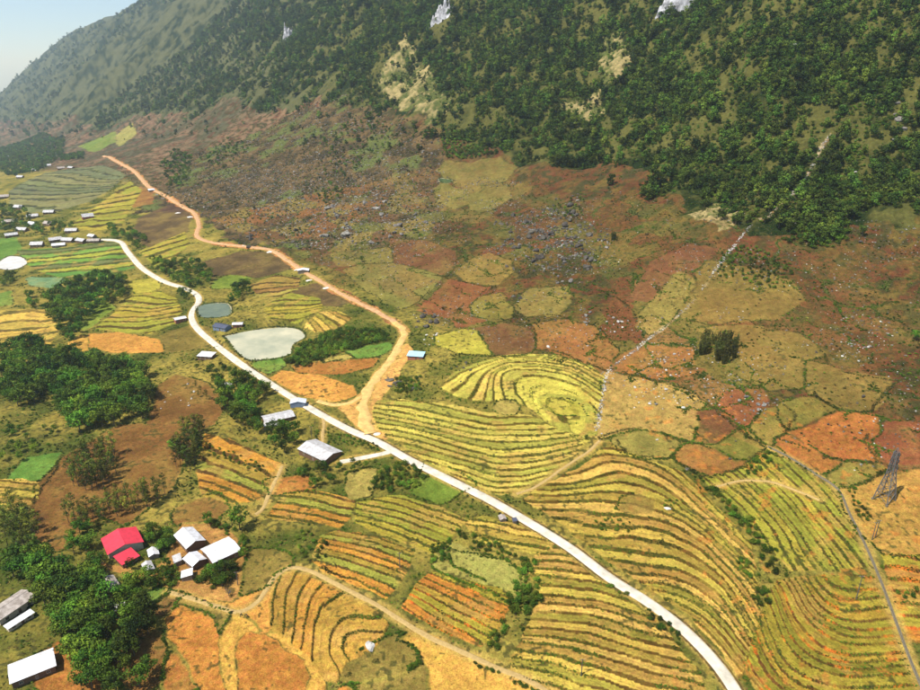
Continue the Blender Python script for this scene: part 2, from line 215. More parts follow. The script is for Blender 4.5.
    ('greentop', [(-164.9, 561.1), (-149.6, 588.2), (-119.2, 567.5), (-112.7, 540.6), (-126.6, 520.4), (-154.9, 531.5)], [(0, [(-166.0, 575.8), (-149.6, 588.2), (-118.8, 565.2)]), (5, [(-156.1, 529.8), (-130.8, 521.2), (-111.9, 536.5)])], 0.7, 'olive'),
    ('slanttop', [(-121.4, 514.1), (-113.6, 536.8), (-96.7, 533.2), (-85.2, 519.7), (-92.3, 503.9), (-110.6, 498.7)], [(0, [(-106.2, 541.2), (-84.7, 516.1)]), (5, [(-122.5, 519.7), (-110.3, 497.0)])], 0.7, 'yellow'),
    ('fartan', [(-352.9, 754.3), (-340.1, 793.1), (-327.7, 823.7), (-300.9, 764.9), (-301.3, 706.6), (-310.9, 691.0)], [(0, [(-352.8, 781.4), (-323.1, 811.1)]), (3, [(-320.7, 702.4), (-295.9, 744.7)])], 1.0, 'olive'),
    ('greyfar', [(-761.7, 1190.3), (-869.7, 1495.2), (-719.6, 1432.2), (-570.0, 1216.3), (-546.7, 1104.6), (-543.5, 1032.1), (-566.8, 990.7), (-610.9, 992.3), (-675.4, 1052.3)], [(0, [(-943.4, 1603.5), (-708.6, 1409.5), (-564.3, 1219.3)]), (9, [(-679.5, 1059.2), (-560.3, 978.4), (-520.3, 1046.7)])], 1.2, 'grey'),
    ('stepfar', [(-526.6, 1060.4), (-538.3, 1159.0), (-487.6, 1084.2), (-425.7, 873.5), (-457.2, 859.0), (-504.0, 896.4)], [(0, [(-529.8, 1067.4), (-504.5, 1125.4)]), (6, [(-498.9, 886.4), (-421.3, 872.2)])], 1.0, 'olive'),
    ('curls', [(-80.7, 240.6), (-74.4, 247.0), (-65.1, 244.6), (-50.3, 233.6), (-33.1, 221.7), (-27.6, 214.2), (-32.3, 203.2), (-42.4, 197.1), (-44.5, 187.5), (-48.8, 189.3), (-56.0, 198.3), (-65.7, 208.1), (-74.5, 212.4), (-78.3, 224.2)], [(0, [(-78.2, 235.7), (-76.5, 227.0), (-76.5, 218.8), (-74.5, 212.4)]), (1, [(-71.8, 245.0), (-74.5, 237.9), (-72.2, 229.6), (-71.9, 219.7), (-69.9, 211.3)]), (2, [(-65.1, 242.2), (-68.4, 235.2), (-66.8, 222.1), (-65.3, 211.6)]), (3, [(-58.7, 238.2), (-62.5, 231.4), (-61.7, 220.9), (-61.0, 210.0)]), (4, [(-49.6, 231.9), (-56.2, 226.6), (-58.0, 216.5), (-57.1, 207.9)]), (5, [(-33.2, 215.5), (-41.0, 220.5), (-48.2, 219.8), (-51.4, 212.7), (-51.0, 203.8), (-46.0, 194.5)]), (6.3, [(-31.5, 207.0), (-39.8, 211.2), (-44.3, 207.5), (-44.4, 200.3)])], 0.7, 'paddy'),
    ('vegetables', [(-522.5, 807.5), (-470.8, 802.7), (-403.4, 811.5), (-364.6, 750.3), (-332.9, 696.5), (-350.2, 675.0), (-402.7, 681.7), (-453.4, 724.1), (-485.2, 753.4)], [(0, [(-515.6, 797.7), (-463.6, 793.5), (-398.8, 806.5)]), (4, [(-456.5, 737.7), (-413.3, 739.7), (-355.0, 733.3)]), (7, [(-417.3, 685.7), (-372.9, 679.9), (-330.2, 690.0)])], 0.9, 'veg'),
    ('rightrows', [(172.9, 234.0), (186.2, 230.7), (193.2, 229.3), (168.1, 187.9), (158.5, 190.2), (162.4, 206.9)], [(0, [(172.9, 231.7), (189.1, 225.7)]), (6, [(160.3, 195.3), (169.1, 192.6)])], 0.8, 'rust'),
]
ROADS = {
    'concrete_road': ([(-432.8, 822.9), (-413.5, 817.9), (-394.2, 801.4), (-368.5, 759.0), (-331.0, 701.9), (-301.9, 665.8), (-278.3, 640.7), (-256.6, 623.2), (-239.2, 605.4), (-230.1, 586.7), (-227.0, 562.6), (-221.4, 544.3), (-210.6, 524.8), (-191.8, 499.3), (-161.2, 460.9), (-134.4, 432.2), (-109.5, 405.7), (-85.4, 380.3), (-64.0, 359.2), (-46.1, 344.2), (-26.8, 324.7), (-5.1, 305.1), (14.6, 287.4), (32.3, 269.1), (48.2, 251.2), (62.0, 232.2), (73.3, 219.4), (81.9, 207.7), (87.9, 196.6), (91.8, 186.5), (93.9, 177.5), (94.9, 168.2)], 4.2),
    'dirt_road': ([(-815.2, 1648.4), (-667.9, 1401.4), (-559.7, 1229.3), (-487.5, 1107.1), (-445.5, 1048.4), (-383.1, 959.7), (-343.6, 902.2), (-318.7, 847.4), (-305.6, 801.7), (-279.9, 769.7), (-237.3, 740.1), (-197.9, 713.0), (-168.2, 673.1), (-140.1, 630.7), (-103.1, 574.2), (-72.8, 536.4), (-50.1, 506.5), (-41.8, 488.5)], 3.6),
    'earth_road': ([(-50.1, 506.5), (-41.8, 488.5), (-43.0, 465.0), (-47.5, 443.2), (-55.4, 419.9), (-59.5, 398.7), (-57.7, 374.6), (-51.0, 353.0)], 5.0),
    'track': ([(-89.7, 396.7), (-77.8, 389.8), (-67.4, 391.6), (-60.8, 398.9)], 2.2),
    'village_path': ([(-123.7, 235.8), (-113.1, 232.1), (-101.0, 227.3), (-90.4, 223.6), (-84.4, 228.4), (-82.1, 235.9), (-79.9, 244.2), (-74.8, 249.0), (-65.5, 246.5), (-50.8, 236.5), (-32.5, 223.8), (-15.5, 210.1), (0.0, 200.4), (14.5, 191.6), (24.9, 185.9), (34.4, 177.7)], 1.9),
    'driveway': ([(-65.1, 328.1), (-56.6, 329.7), (-48.0, 331.3), (-38.3, 333.6)], 3.0),
    'footpath': ([(-100.7, 287.5), (-98.1, 292.7), (-97.7, 305.5), (-96.9, 317.3), (-96.7, 327.9)], 2.0),
    'hut_footpath': ([(-77.5, 342.8), (-79.9, 359.4), (-81.7, 372.8), (-87.1, 382.9)], 1.6),
    'field_path': ([(121.8, 284.5), (134.5, 287.3), (147.7, 284.8), (158.1, 276.2), (164.3, 269.7)], 1.0),
    'terrace_path': ([(27.4, 290.5), (37.1, 294.7), (46.4, 302.3), (57.8, 312.2), (68.5, 321.0), (75.1, 329.0)], 1.2),
}
CANAL = [(156.4, 310.2), (163.4, 300.5), (169.9, 287.6), (175.0, 275.3), (172.1, 258.3), (168.9, 239.4), (164.5, 219.7), (159.4, 200.0), (155.6, 185.1), (153.2, 173.9), (151.3, 164.0)]
GULLY = [(329.9, 648.8), (314.5, 632.8), (292.0, 600.6), (272.5, 582.1), (249.6, 562.1), (229.8, 552.6), (209.2, 528.4), (186.1, 498.6), (166.8, 472.7), (141.8, 447.7), (122.3, 429.8), (103.8, 412.1), (92.6, 399.7), (84.7, 373.4), (78.7, 352.5), (74.4, 334.6)]
PONDS = {
    'mud': [(-180.5, 500.7), (-164.4, 512.4), (-142.4, 519.6), (-127.1, 515.1), (-119.0, 498.3), (-124.9, 482.7), (-123.7, 463.9), (-145.9, 454.9), (-159.3, 467.0)],
    'green': [(-224.9, 569.1), (-220.9, 577.9), (-204.0, 579.7), (-194.6, 563.3), (-192.3, 547.2), (-204.4, 543.3), (-215.8, 547.5)],
    'white': [(-512.6, 758.3), (-514.5, 780.2), (-496.7, 773.4), (-476.5, 745.9), (-479.8, 725.1), (-502.4, 730.8)],
    'hill': [(-26.5, 855.5), (-21.9, 867.6), (-9.6, 854.1), (-11.8, 837.3), (-18.8, 833.3)],
}
HEDGES = [
    ([(74.0, 331.9), (85.5, 335.8), (97.9, 335.7), (105.6, 329.9), (120.0, 319.6), (129.3, 313.0)], 'h'),
    ([(83.9, 327.7), (85.9, 317.0), (97.2, 310.4), (108.8, 306.3), (114.0, 298.4), (121.8, 292.0), (137.8, 296.6), (155.2, 309.6)], 'h'),
    ([(138.8, 350.7), (143.7, 337.2), (147.5, 325.0), (155.8, 311.1)], 'h'),
    ([(92.0, 399.8), (78.9, 415.8), (66.8, 432.0), (51.4, 437.6), (45.5, 431.4), (30.1, 430.8), (1.4, 439.5)], 'h'),
    ([(18.4, 484.1), (33.2, 485.6), (50.6, 474.3), (52.8, 451.9)], 'h'),
    ([(95.6, 402.8), (109.9, 389.1), (131.1, 368.4), (139.1, 351.6)], 'h'),
    ([(177.5, 341.2), (178.6, 332.1), (170.7, 321.2), (164.0, 316.9)], 'h'),
    ([(194.3, 353.3), (197.4, 339.5), (205.2, 330.1), (216.8, 328.7), (228.2, 341.0), (243.5, 351.9)], 'h'),
    ([(164.0, 316.9), (171.5, 308.4), (181.4, 297.5), (201.5, 290.2)], 'h'),
    ([(207.1, 311.0), (202.5, 305.7), (201.1, 294.0)], 'h'),
    ([(177.4, 278.5), (185.4, 278.1), (201.0, 284.6)], 'h'),
    ([(212.4, 414.6), (217.8, 402.7), (217.3, 385.5), (215.2, 373.2), (221.8, 363.2), (234.6, 355.5), (249.2, 347.7)], 'h'),
    ([(155.8, 445.4), (172.4, 435.3), (189.2, 437.0), (196.3, 421.3), (207.8, 418.5)], 'h'),
    ([(152.1, 546.0), (164.2, 526.2), (183.0, 518.5)], 'h'),
    ([(149.4, 568.7), (167.2, 569.6), (185.5, 555.1)], 'h'),
    ([(151.1, 524.7), (161.4, 506.1), (169.1, 493.9)], 'h'),
    ([(-17.4, 587.5), (-6.9, 578.3), (21.5, 555.0)], 'h'),
    ([(39.0, 494.7), (51.9, 488.9), (70.0, 486.6), (82.5, 471.7), (97.8, 457.8), (101.3, 432.8)], 'h'),
    ([(-35.7, 603.0), (-13.0, 586.1), (-4.4, 601.0)], 'h'),
    ([(-25.3, 564.4), (-36.5, 539.3), (-47.9, 529.0)], 'h'),
    ([(-75.1, 250.3), (-69.2, 253.7), (-56.3, 244.1)], 'h'),
    ([(-31.5, 196.8), (-39.5, 192.6), (-43.1, 187.5)], 'h'),
    ([(-218.3, 299.1), (-220.0, 316.3), (-222.2, 337.9), (-220.7, 348.1)], 'w'),
    ([(-128.9, 229.9), (-120.5, 227.6), (-117.3, 234.5)], 'w'),
    ([(95.4, 625.2), (108.3, 566.4), (87.1, 531.8)], 'h'),
    ([(107.5, 514.1), (118.4, 492.8), (126.2, 462.2)], 'h'),
    ([(40.0, 694.3), (76.6, 714.7), (115.4, 705.3)], 'h'),
    ([(-20.0, 691.8), (10.3, 718.0), (52.5, 736.0)], 'h'),
]
GROVES = [
    ('broadleaf', [(-356.6, 501.0), (-338.4, 510.5), (-294.8, 487.1), (-267.0, 476.7), (-243.4, 464.0), (-217.0, 442.8), (-200.4, 409.0), (-194.5, 378.8), (-213.6, 375.0), (-223.7, 365.8), (-242.2, 380.8), (-276.0, 424.0), (-283.5, 402.4), (-306.9, 419.3)], 6.3, 8.5, 14, 'in the big grove left of the red earth slope'),
    ('broadleaf', [(-278.8, 374.0), (-264.0, 380.1), (-240.6, 373.2), (-241.3, 350.3), (-246.8, 330.3), (-255.1, 335.0)], 8.5, 4, 7, 'on the grassy bank below the big left grove'),
    ('broadleaf', [(-391.2, 630.6), (-377.9, 661.3), (-358.4, 679.5), (-318.5, 648.5), (-305.2, 609.1), (-313.8, 554.7), (-302.8, 506.1), (-325.1, 527.5), (-359.7, 576.2)], 7.5, 8, 13, 'in the dark grove beside the golden fields'),
    ('broadleaf', [(-324.8, 712.6), (-287.4, 703.0), (-255.6, 676.9), (-235.7, 645.9), (-233.2, 614.7), (-244.8, 616.3), (-262.6, 629.4), (-295.2, 664.1)], 7.5, 6, 10, 'in the grove hiding the bend of the concrete road'),
    ('broadleaf', [(-260.4, 644.6), (-237.5, 595.2), (-239.6, 581.0), (-256.6, 608.1)], 6, 6, 8, 'beside the road where it leaves the grove'),
    ('broadleaf', [(-208.1, 257.1), (-194.3, 256.8), (-175.3, 248.4), (-159.3, 246.4), (-153.4, 235.8), (-141.1, 231.0), (-126.6, 224.2), (-120.4, 209.2), (-126.4, 203.2), (-125.2, 185.9), (-134.4, 185.8), (-151.3, 203.0), (-159.6, 217.3), (-174.1, 227.4), (-188.3, 243.4), (-201.8, 246.9)], 5.6, 8, 13, 'in the village wood between the tin roofs'),
    ('broadleaf', [(-143.4, 241.9), (-135.4, 245.7), (-128.6, 239.4), (-133.6, 231.0), (-141.3, 233.4)], 4.6, 4.5, 7.5, 'below the small village sheds'),
    ('broadleaf', [(-152.6, 276.1), (-148.4, 277.5), (-137.3, 268.7), (-133.7, 261.6), (-139.0, 265.9), (-146.1, 267.3)], 4.2, 5, 7.5, 'between the red roof and the white roofs'),
    ('broadleaf', [(-134.3, 249.6), (-130.2, 254.8), (-124.6, 249.5), (-122.6, 241.9), (-129.2, 243.2)], 4.2, 4.5, 6.5, 'in front of the small grey shed'),
    ('broadleaf', [(-113.9, 241.8), (-111.7, 248.0), (-102.5, 255.6), (-98.3, 247.6), (-97.5, 238.9), (-105.7, 237.9)], 4.2, 4.5, 6.5, 'in the garden below the widest white roof'),
    ('broadleaf', [(-130.1, 185.8), (-133.6, 204.2), (-124.3, 209.2), (-114.2, 199.5), (-109.2, 181.8), (-126.3, 180.8)], 6.5, 7, 11, 'on the bare orange earth at the bottom left'),
    ('broadleaf', [(-165.2, 426.2), (-145.5, 432.9), (-119.4, 409.3), (-126.1, 389.9), (-119.2, 372.8), (-102.8, 375.6), (-90.8, 352.5), (-90.9, 336.7), (-101.0, 341.5), (-122.9, 364.3), (-146.3, 382.1)], 6, 7, 11, 'in the grove beside the long grey roof'),
    ('broadleaf', [(-85.9, 323.3), (-73.3, 325.5), (-62.8, 320.7), (-63.4, 304.0), (-73.6, 303.4), (-83.0, 314.3)], 5, 4, 6.5, 'in the garden below the roadside house'),
    ('broadleaf', [(-59.5, 327.4), (-53.6, 332.1), (-47.2, 324.0), (-51.1, 312.5), (-58.0, 316.7)], 5, 4, 6, 'beside the driveway'),
    ('broadleaf', [(-1673.2, 2626.5), (-1640.3, 2842.0), (-1270.8, 2343.4), (-1038.7, 1876.6), (-943.4, 1603.5), (-933.0, 1495.2), (-1149.9, 1784.4)], 13, 8, 13, 'in the far wood above the upper hamlet'),
    ('broadleaf', [(-1061.5, 1909.2), (-954.0, 1828.3), (-862.9, 1657.3), (-967.0, 1742.5)], 11, 8, 12, 'in the row behind the grey terraces'),
    ('broadleaf', [(-698.5, 1065.2), (-621.4, 1000.6), (-548.2, 900.1), (-522.5, 906.5), (-483.7, 882.0), (-495.4, 854.3), (-548.3, 858.7), (-594.7, 893.8)], 11, 6, 11, 'among the roofs of the hamlet'),
    ('broadleaf', [(-446.5, 871.5), (-379.7, 823.8), (-354.7, 785.9), (-352.9, 754.3), (-388.0, 803.5), (-420.1, 827.0)], 9, 7, 11, 'in the row above the bend of the far road'),
    ('broadleaf', [(-513.2, 1223.7), (-526.3, 1331.9), (-468.5, 1257.1), (-417.1, 1079.8), (-438.7, 1062.4)], 10, 6, 9.5, 'in the pale grove right of the dirt road'),
    ('broadleaf', [(-472.1, 691.1), (-467.8, 708.3), (-440.0, 661.4), (-450.9, 656.4)], 8, 7, 10, 'at the left edge beside the teal plot'),
    ('broadleaf', [(-406.2, 621.8), (-406.7, 641.2), (-375.7, 592.3), (-376.5, 577.8)], 8, 6, 9, 'between the gold and bright green plots'),
    ('broadleaf', [(-206.5, 605.9), (-200.7, 630.9), (-188.8, 607.8), (-188.6, 569.1), (-198.6, 573.7)], 6, 6, 9, 'beside the small green pond'),
    ('broadleaf', [(-177.7, 447.4), (-167.9, 452.3), (-155.0, 442.2), (-160.0, 431.2), (-171.3, 432.2)], 6, 4, 6, 'behind the white roadside shed'),
    ('broadleaf', [(-197.6, 1056.9), (-182.4, 1163.1), (-112.7, 1104.8), (-88.9, 1007.7), (-131.6, 961.9), (-155.0, 915.9)], 11, 3.5, 6.5, 'on the green patch of the brown hillside'),
    ('broadleaf', [(-184.7, 891.5), (-165.6, 933.2), (-141.8, 877.8), (-159.5, 832.6)], 9, 4, 7, 'in the small clump above the stony slope'),
    ('broadleaf', [(-444.4, 1227.9), (-419.6, 1340.0), (-345.9, 1202.1), (-359.2, 1095.8)], 13, 5, 8, 'on the hazy slope above the pale grove'),
    ('broadleaf', [(92.9, 723.9), (121.7, 714.9), (125.4, 674.2), (95.1, 660.1)], 9, 3, 5, 'on the green top of the rock field'),
    ('broadleaf', [(-165.1, 256.4), (-158.6, 252.3), (-155.0, 248.3), (-153.9, 237.0), (-161.3, 243.2), (-167.6, 252.3)], 5.0, 6, 9, 'left of the red roofed house'),
    ('broadleaf', [(-144.3, 238.2), (-142.1, 247.0), (-136.6, 244.5), (-135.6, 235.8), (-139.4, 231.0)], 5.0, 6, 9, 'right of the weathered brown hut'),
    ('broadleaf', [(-188.1, 270.9), (-180.4, 278.1), (-170.0, 270.5), (-166.4, 259.1), (-175.2, 255.1)], 6.0, 6, 10, 'up the slope left of the red roof'),
    ('broadleaf', [(-105.7, 269.4), (-101.2, 273.4), (-95.6, 263.4), (-97.0, 255.3)], 5.0, 4, 6, 'right of the widest white roof'),
    ('broadleaf', [(-150.6, 256.3), (-145.4, 259.0), (-141.0, 254.9), (-141.8, 248.3), (-147.1, 248.3)], 4.6, 4.5, 7, 'between the red lean-to and the small sheds'),
    ('broadleaf', [(-138.5, 264.5), (-134.0, 267.2), (-130.4, 260.2), (-130.9, 252.2), (-136.1, 256.2)], 4.4, 4.5, 7, 'left of the narrow grey shed'),
    ('broadleaf', [(-195.9, 259.6), (-178.3, 252.5), (-168.4, 237.0), (-173.6, 230.9), (-181.2, 237.0)], 5.6, 7, 11, 'right of the long grey roof at the left edge'),
    ('broadleaf', [(-146.1, 191.8), (-147.5, 209.0), (-151.3, 209.0), (-153.3, 203.9)], 5.6, 6, 9, 'right of the bottom left house'),
    ('slender', [(-216.2, 326.3), (-212.9, 343.9), (-198.6, 349.9), (-182.0, 325.3), (-187.4, 309.2), (-202.1, 311.4)], 5.2, 11, 16, 'on the red earth slope'),
    ('slender', [(-155.7, 327.9), (-164.6, 367.5), (-153.0, 368.9), (-146.1, 344.9), (-145.5, 323.7)], 4.8, 11, 16, 'at the right edge of the red earth slope'),
    ('slender', [(-195.1, 287.8), (-180.9, 295.4), (-159.5, 304.8), (-152.4, 308.0), (-151.0, 296.2), (-169.8, 282.4), (-185.6, 275.2)], 4.6, 9, 14, 'in the ragged row above the red roof'),
    ('slender', [(-226.4, 287.2), (-220.0, 295.0), (-201.9, 278.7), (-189.7, 256.7), (-203.5, 257.0), (-211.5, 262.8)], 4.8, 10, 15, 'at the left edge above the long grey roof'),
    ('slender', [(-183.1, 430.8), (-168.8, 418.5), (-159.5, 399.9), (-169.6, 403.2)], 7, 5, 8, 'on top of the red earth slope'),
    ('bamboo', [(153.2, 416.2), (157.7, 414.6), (154.2, 403.0), (149.1, 402.3)], 3.6, 9, 12, 'standing left of the bamboo clump on the stony slope'),
    ('bamboo', [(160.1, 416.4), (172.5, 412.2), (169.2, 388.4), (153.9, 388.5)], 4.0, 8, 13, 'in the bamboo clump on the stony slope'),
    ('bamboo', [(134.4, 610.0), (139.2, 607.7), (137.2, 597.2), (132.6, 599.6)], 3.0, 6, 8, 'alone on the rocky slope above the fields'),
]
SINGLE_TREES = [
    ('broadleaf', (-104.9, 276.5), 13, 'dark round broadleaf tree standing behind the widest white roof'),
    ('broadleaf', (-121.4, 280.0), 8, 'small green tree behind the white gabled roof'),
    ('broadleaf', (-92.9, 644.4), 6, 'round dark bush like tree on the pale pasture above the dirt road'),
    ('broadleaf', (-161.3, 345.8), 9, 'leafy tree left of the stepped orange terraces'),
    ('broadleaf', (-184.4, 448.4), 5, 'small dark tree beside the lane below the white shed'),
    ('broadleaf', (-247.1, 473.9), 8, 'dark tree rising above the upper edge of the left grove'),
    ('slender', (-150.4, 929.7), 12, 'tall dark slender tree on the brown hillside'),
    ('slender', (-134.6, 1121.4), 14, 'slender dark tree below the pale patch'),
    ('broadleaf', (301.9, 518.1), 8, 'lone tree with a dark shadow under the forest edge'),
    ('bare', (-97.0, 232.9), 4, 'leafless grey tree beside the village path'),
    ('broadleaf', (273.3, 390.1), 7, 'dark tree cut by the right edge of the picture'),
    ('broadleaf', (67.8, 330.0), 3, 'round green bush below the basin terraces'),
]
THICKETS = [
    ([(-113.9, 241.8), (-112.6, 250.6), (-103.9, 254.3), (-98.6, 251.5), (-96.5, 241.3), (-104.5, 236.7)], 2.6, 1.6, 3.0, 'in the garden below the widest white roof'),
    ([(-133.4, 240.7), (-133.1, 250.9), (-126.0, 250.8), (-120.0, 241.8), (-124.6, 238.2)], 2.6, 1.6, 3.0, 'below the narrow grey shed'),
    ([(-151.0, 274.6), (-143.0, 276.0), (-137.4, 278.9), (-132.5, 265.8), (-137.9, 263.1), (-146.7, 268.8)], 2.8, 1.8, 3.2, 'behind the small white shed'),
    ([(-169.1, 259.1), (-161.7, 255.0), (-156.1, 247.0), (-154.8, 237.0), (-164.3, 245.8)], 2.8, 1.8, 3.2, 'left of the weathered brown hut'),
    ([(-123.9, 284.6), (-114.1, 281.3), (-106.9, 276.6), (-107.1, 270.8), (-117.5, 276.9)], 2.8, 1.6, 2.8, 'behind the widest white roof'),
    ([(-121.7, 448.6), (-118.1, 478.8), (-93.3, 500.7), (-57.2, 492.0), (-50.4, 475.3), (-77.8, 466.3), (-92.2, 457.1), (-108.2, 444.3)], 3.4, 2.5, 4.2, 'in the round thicket beside the mud pond'),
    ([(-46.7, 302.1), (-40.5, 321.3), (-22.5, 324.1), (-15.5, 311.3), (-20.0, 297.4), (-32.3, 299.6)], 3.0, 1.8, 3.0, 'in the dark thicket below the driveway'),
    ([(-2.3, 267.8), (7.3, 262.8), (17.8, 255.3), (24.4, 248.5), (22.5, 245.6), (8.9, 253.6), (-2.7, 263.1)], 2.6, 1.5, 2.4, 'in the hedge of bushes above the mown plot'),
    ([(-13.3, 251.8), (-3.6, 262.5), (-3.5, 248.5), (-10.4, 245.5)], 2.6, 1.5, 2.6, 'in the bushes at the left corner of the mown plot'),
    ([(24.2, 246.1), (32.9, 246.5), (32.8, 236.5), (26.1, 236.6)], 2.6, 1.8, 3.0, 'in the round bushes right of the mown plot'),
    ([(21.6, 232.5), (33.2, 232.6), (32.8, 220.8), (26.0, 215.3), (17.5, 217.9)], 2.8, 1.8, 3.2, 'in the bushes between the rust and yellow terraces'),
    ([(10.7, 207.6), (17.3, 214.9), (18.3, 206.2), (12.6, 198.3), (9.0, 201.2)], 2.6, 1.4, 2.4, 'at the lower end of the bushes by the path'),
    ([(116.1, 283.1), (122.2, 284.5), (128.5, 263.8), (132.5, 239.7), (128.2, 226.9), (124.8, 232.4), (124.9, 250.5), (121.0, 269.6)], 3.0, 1.6, 2.8, 'in the dark shrub band between two terrace slopes'),
    ([(140.8, 298.5), (155.6, 308.0), (157.6, 303.0), (145.3, 291.0), (132.9, 285.3)], 3.0, 1.6, 2.6, 'in the green corner above the diagonal terraces'),
    ([(117.0, 220.2), (124.2, 224.7), (122.0, 214.4), (115.1, 209.3), (112.6, 212.5)], 2.8, 1.4, 2.4, 'in the shrubs at the head of the bowl terraces'),
    ([(72.4, 215.4), (79.8, 209.8), (81.2, 201.2), (75.7, 202.6), (71.9, 208.6)], 2.4, 1.4, 2.2, 'in the bushes below the white road'),
    ([(51.4, 243.5), (57.5, 239.5), (62.6, 231.0), (68.0, 221.9), (64.1, 222.3), (56.2, 231.6)], 2.6, 1.2, 2.0, 'in the fringe just below the white road'),
    ([(5.9, 195.1), (16.2, 189.4), (15.4, 187.7), (5.1, 193.4)], 2.0, 1.0, 1.6, 'in the clipped hedge beside the village path'),
    ([(18.6, 187.5), (30.7, 181.1), (29.5, 179.2), (17.8, 185.5)], 2.0, 1.0, 1.6, 'in the lower clipped hedge beside the village path'),
    ([(-26.3, 955.3), (13.1, 956.0), (42.8, 914.0), (46.3, 878.1), (12.4, 887.6), (-17.6, 905.4)], 5.0, 3, 5, 'in the round thicket above the pale hill plots'),
    ([(-42.5, 416.7), (-25.9, 412.8), (-22.0, 397.1), (-38.9, 395.7)], 2.8, 1.5, 2.6, 'among the rocks below the blue roofed shed'),
    ([(-88.1, 362.7), (-76.0, 361.0), (-44.5, 340.1), (-46.2, 334.7), (-67.4, 343.4), (-81.7, 347.3)], 2.8, 1.0, 1.8, 'in the garden slope above the roadside house'),
    ([(246.3, 529.8), (266.0, 543.9), (301.4, 537.8), (292.2, 515.8), (264.2, 509.0)], 4.0, 2.5, 4.5, 'at the dark foot of the forest'),
    ([(178.0, 274.9), (182.2, 277.1), (179.4, 254.1), (174.1, 252.1)], 2.8, 1.2, 2.0, 'beside the channel below the pylon'),
    ([(166.9, 213.0), (176.4, 214.0), (173.0, 208.2), (165.1, 207.1)], 2.6, 1.5, 2.2, 'in the dark bushes right of the channel'),
    ([(60.2, 265.5), (71.5, 269.8), (78.5, 262.3), (76.5, 257.2), (62.6, 258.7)], 2.8, 1.0, 1.8, 'on the scrubby terrace above the road'),
    ([(94.3, 278.5), (103.7, 278.8), (105.3, 271.5), (94.6, 272.8)], 2.6, 1.0, 1.8, 'beside the pale boulder in the terraces'),
    ([(115.7, 239.9), (120.1, 233.0), (117.0, 226.6), (113.9, 231.4)], 2.6, 1.4, 2.2, 'at the corner of the roadside terraces'),
    ([(-72.4, 281.7), (-58.7, 258.2), (-62.6, 249.4), (-71.5, 253.9), (-76.2, 267.7)], 4.0, 1.4, 2.4, 'on the rough ground beside the orange rows'),
    ([(-151.7, 357.8), (-133.4, 346.1), (-102.5, 324.8), (-106.0, 321.5), (-132.6, 334.2), (-148.5, 345.0)], 3.0, 1.0, 1.8, 'on the banks of the stepped left terraces'),
    ([(200.4, 527.0), (226.1, 531.2), (242.7, 500.2), (236.9, 470.9), (216.0, 466.1), (204.8, 485.6), (187.0, 492.0)], 4.2, 1.4, 2.6, 'on the green patch right of the stony gully'),
]
FOREST = [(-1120.1, 2238.8), (-953.2, 2193.4), (-654.4, 1779.3), (-526.1, 1661.7), (-361.2, 1399.6), (-224.4, 1284.1), (-97.6, 1109.0), (-26.8, 980.4), (48.9, 882.1), (111.4, 796.7), (164.2, 776.1), (198.7, 702.2), (199.9, 606.4), (225.0, 556.6), (252.1, 529.8), (305.3, 529.4), (345.9, 519.2), (382.4, 494.3), (469.6, 676.8), (437.8, 732.7), (0.0, 1271.6), (-555.6, 2275.7), (-1562.1, 3916.0), (-1616.6, 3629.3), (-1859.2, 3443.3)]
SCREE = [(-437.8, 925.7), (-468.7, 1301.8), (-284.3, 1309.7), (-194.5, 1255.9), (-26.3, 958.6), (-20.2, 697.6), (-79.8, 684.7), (-175.4, 706.2), (-257.2, 769.9), (-346.1, 917.2)]
PALE = [[(-125.1, 1260.2), (-94.0, 1307.4), (-46.8, 1172.5), (-28.1, 1041.4), (-49.3, 1037.8), (-97.6, 1109.0), (-134.5, 1224.2)], [(171.6, 912.8), (188.8, 1015.0), (216.3, 1005.5), (214.0, 942.6), (201.8, 917.5)], [(-74.5, 1106.3), (-29.0, 1079.1), (-13.8, 1023.3), (-41.0, 998.7)], [(127.3, 942.9), (171.6, 912.8), (176.6, 867.7), (142.9, 868.8)], [(199.9, 606.4), (229.1, 619.6), (230.6, 574.5), (210.0, 559.0)]]  # first patch partly paints a glass reflection into the ground colour
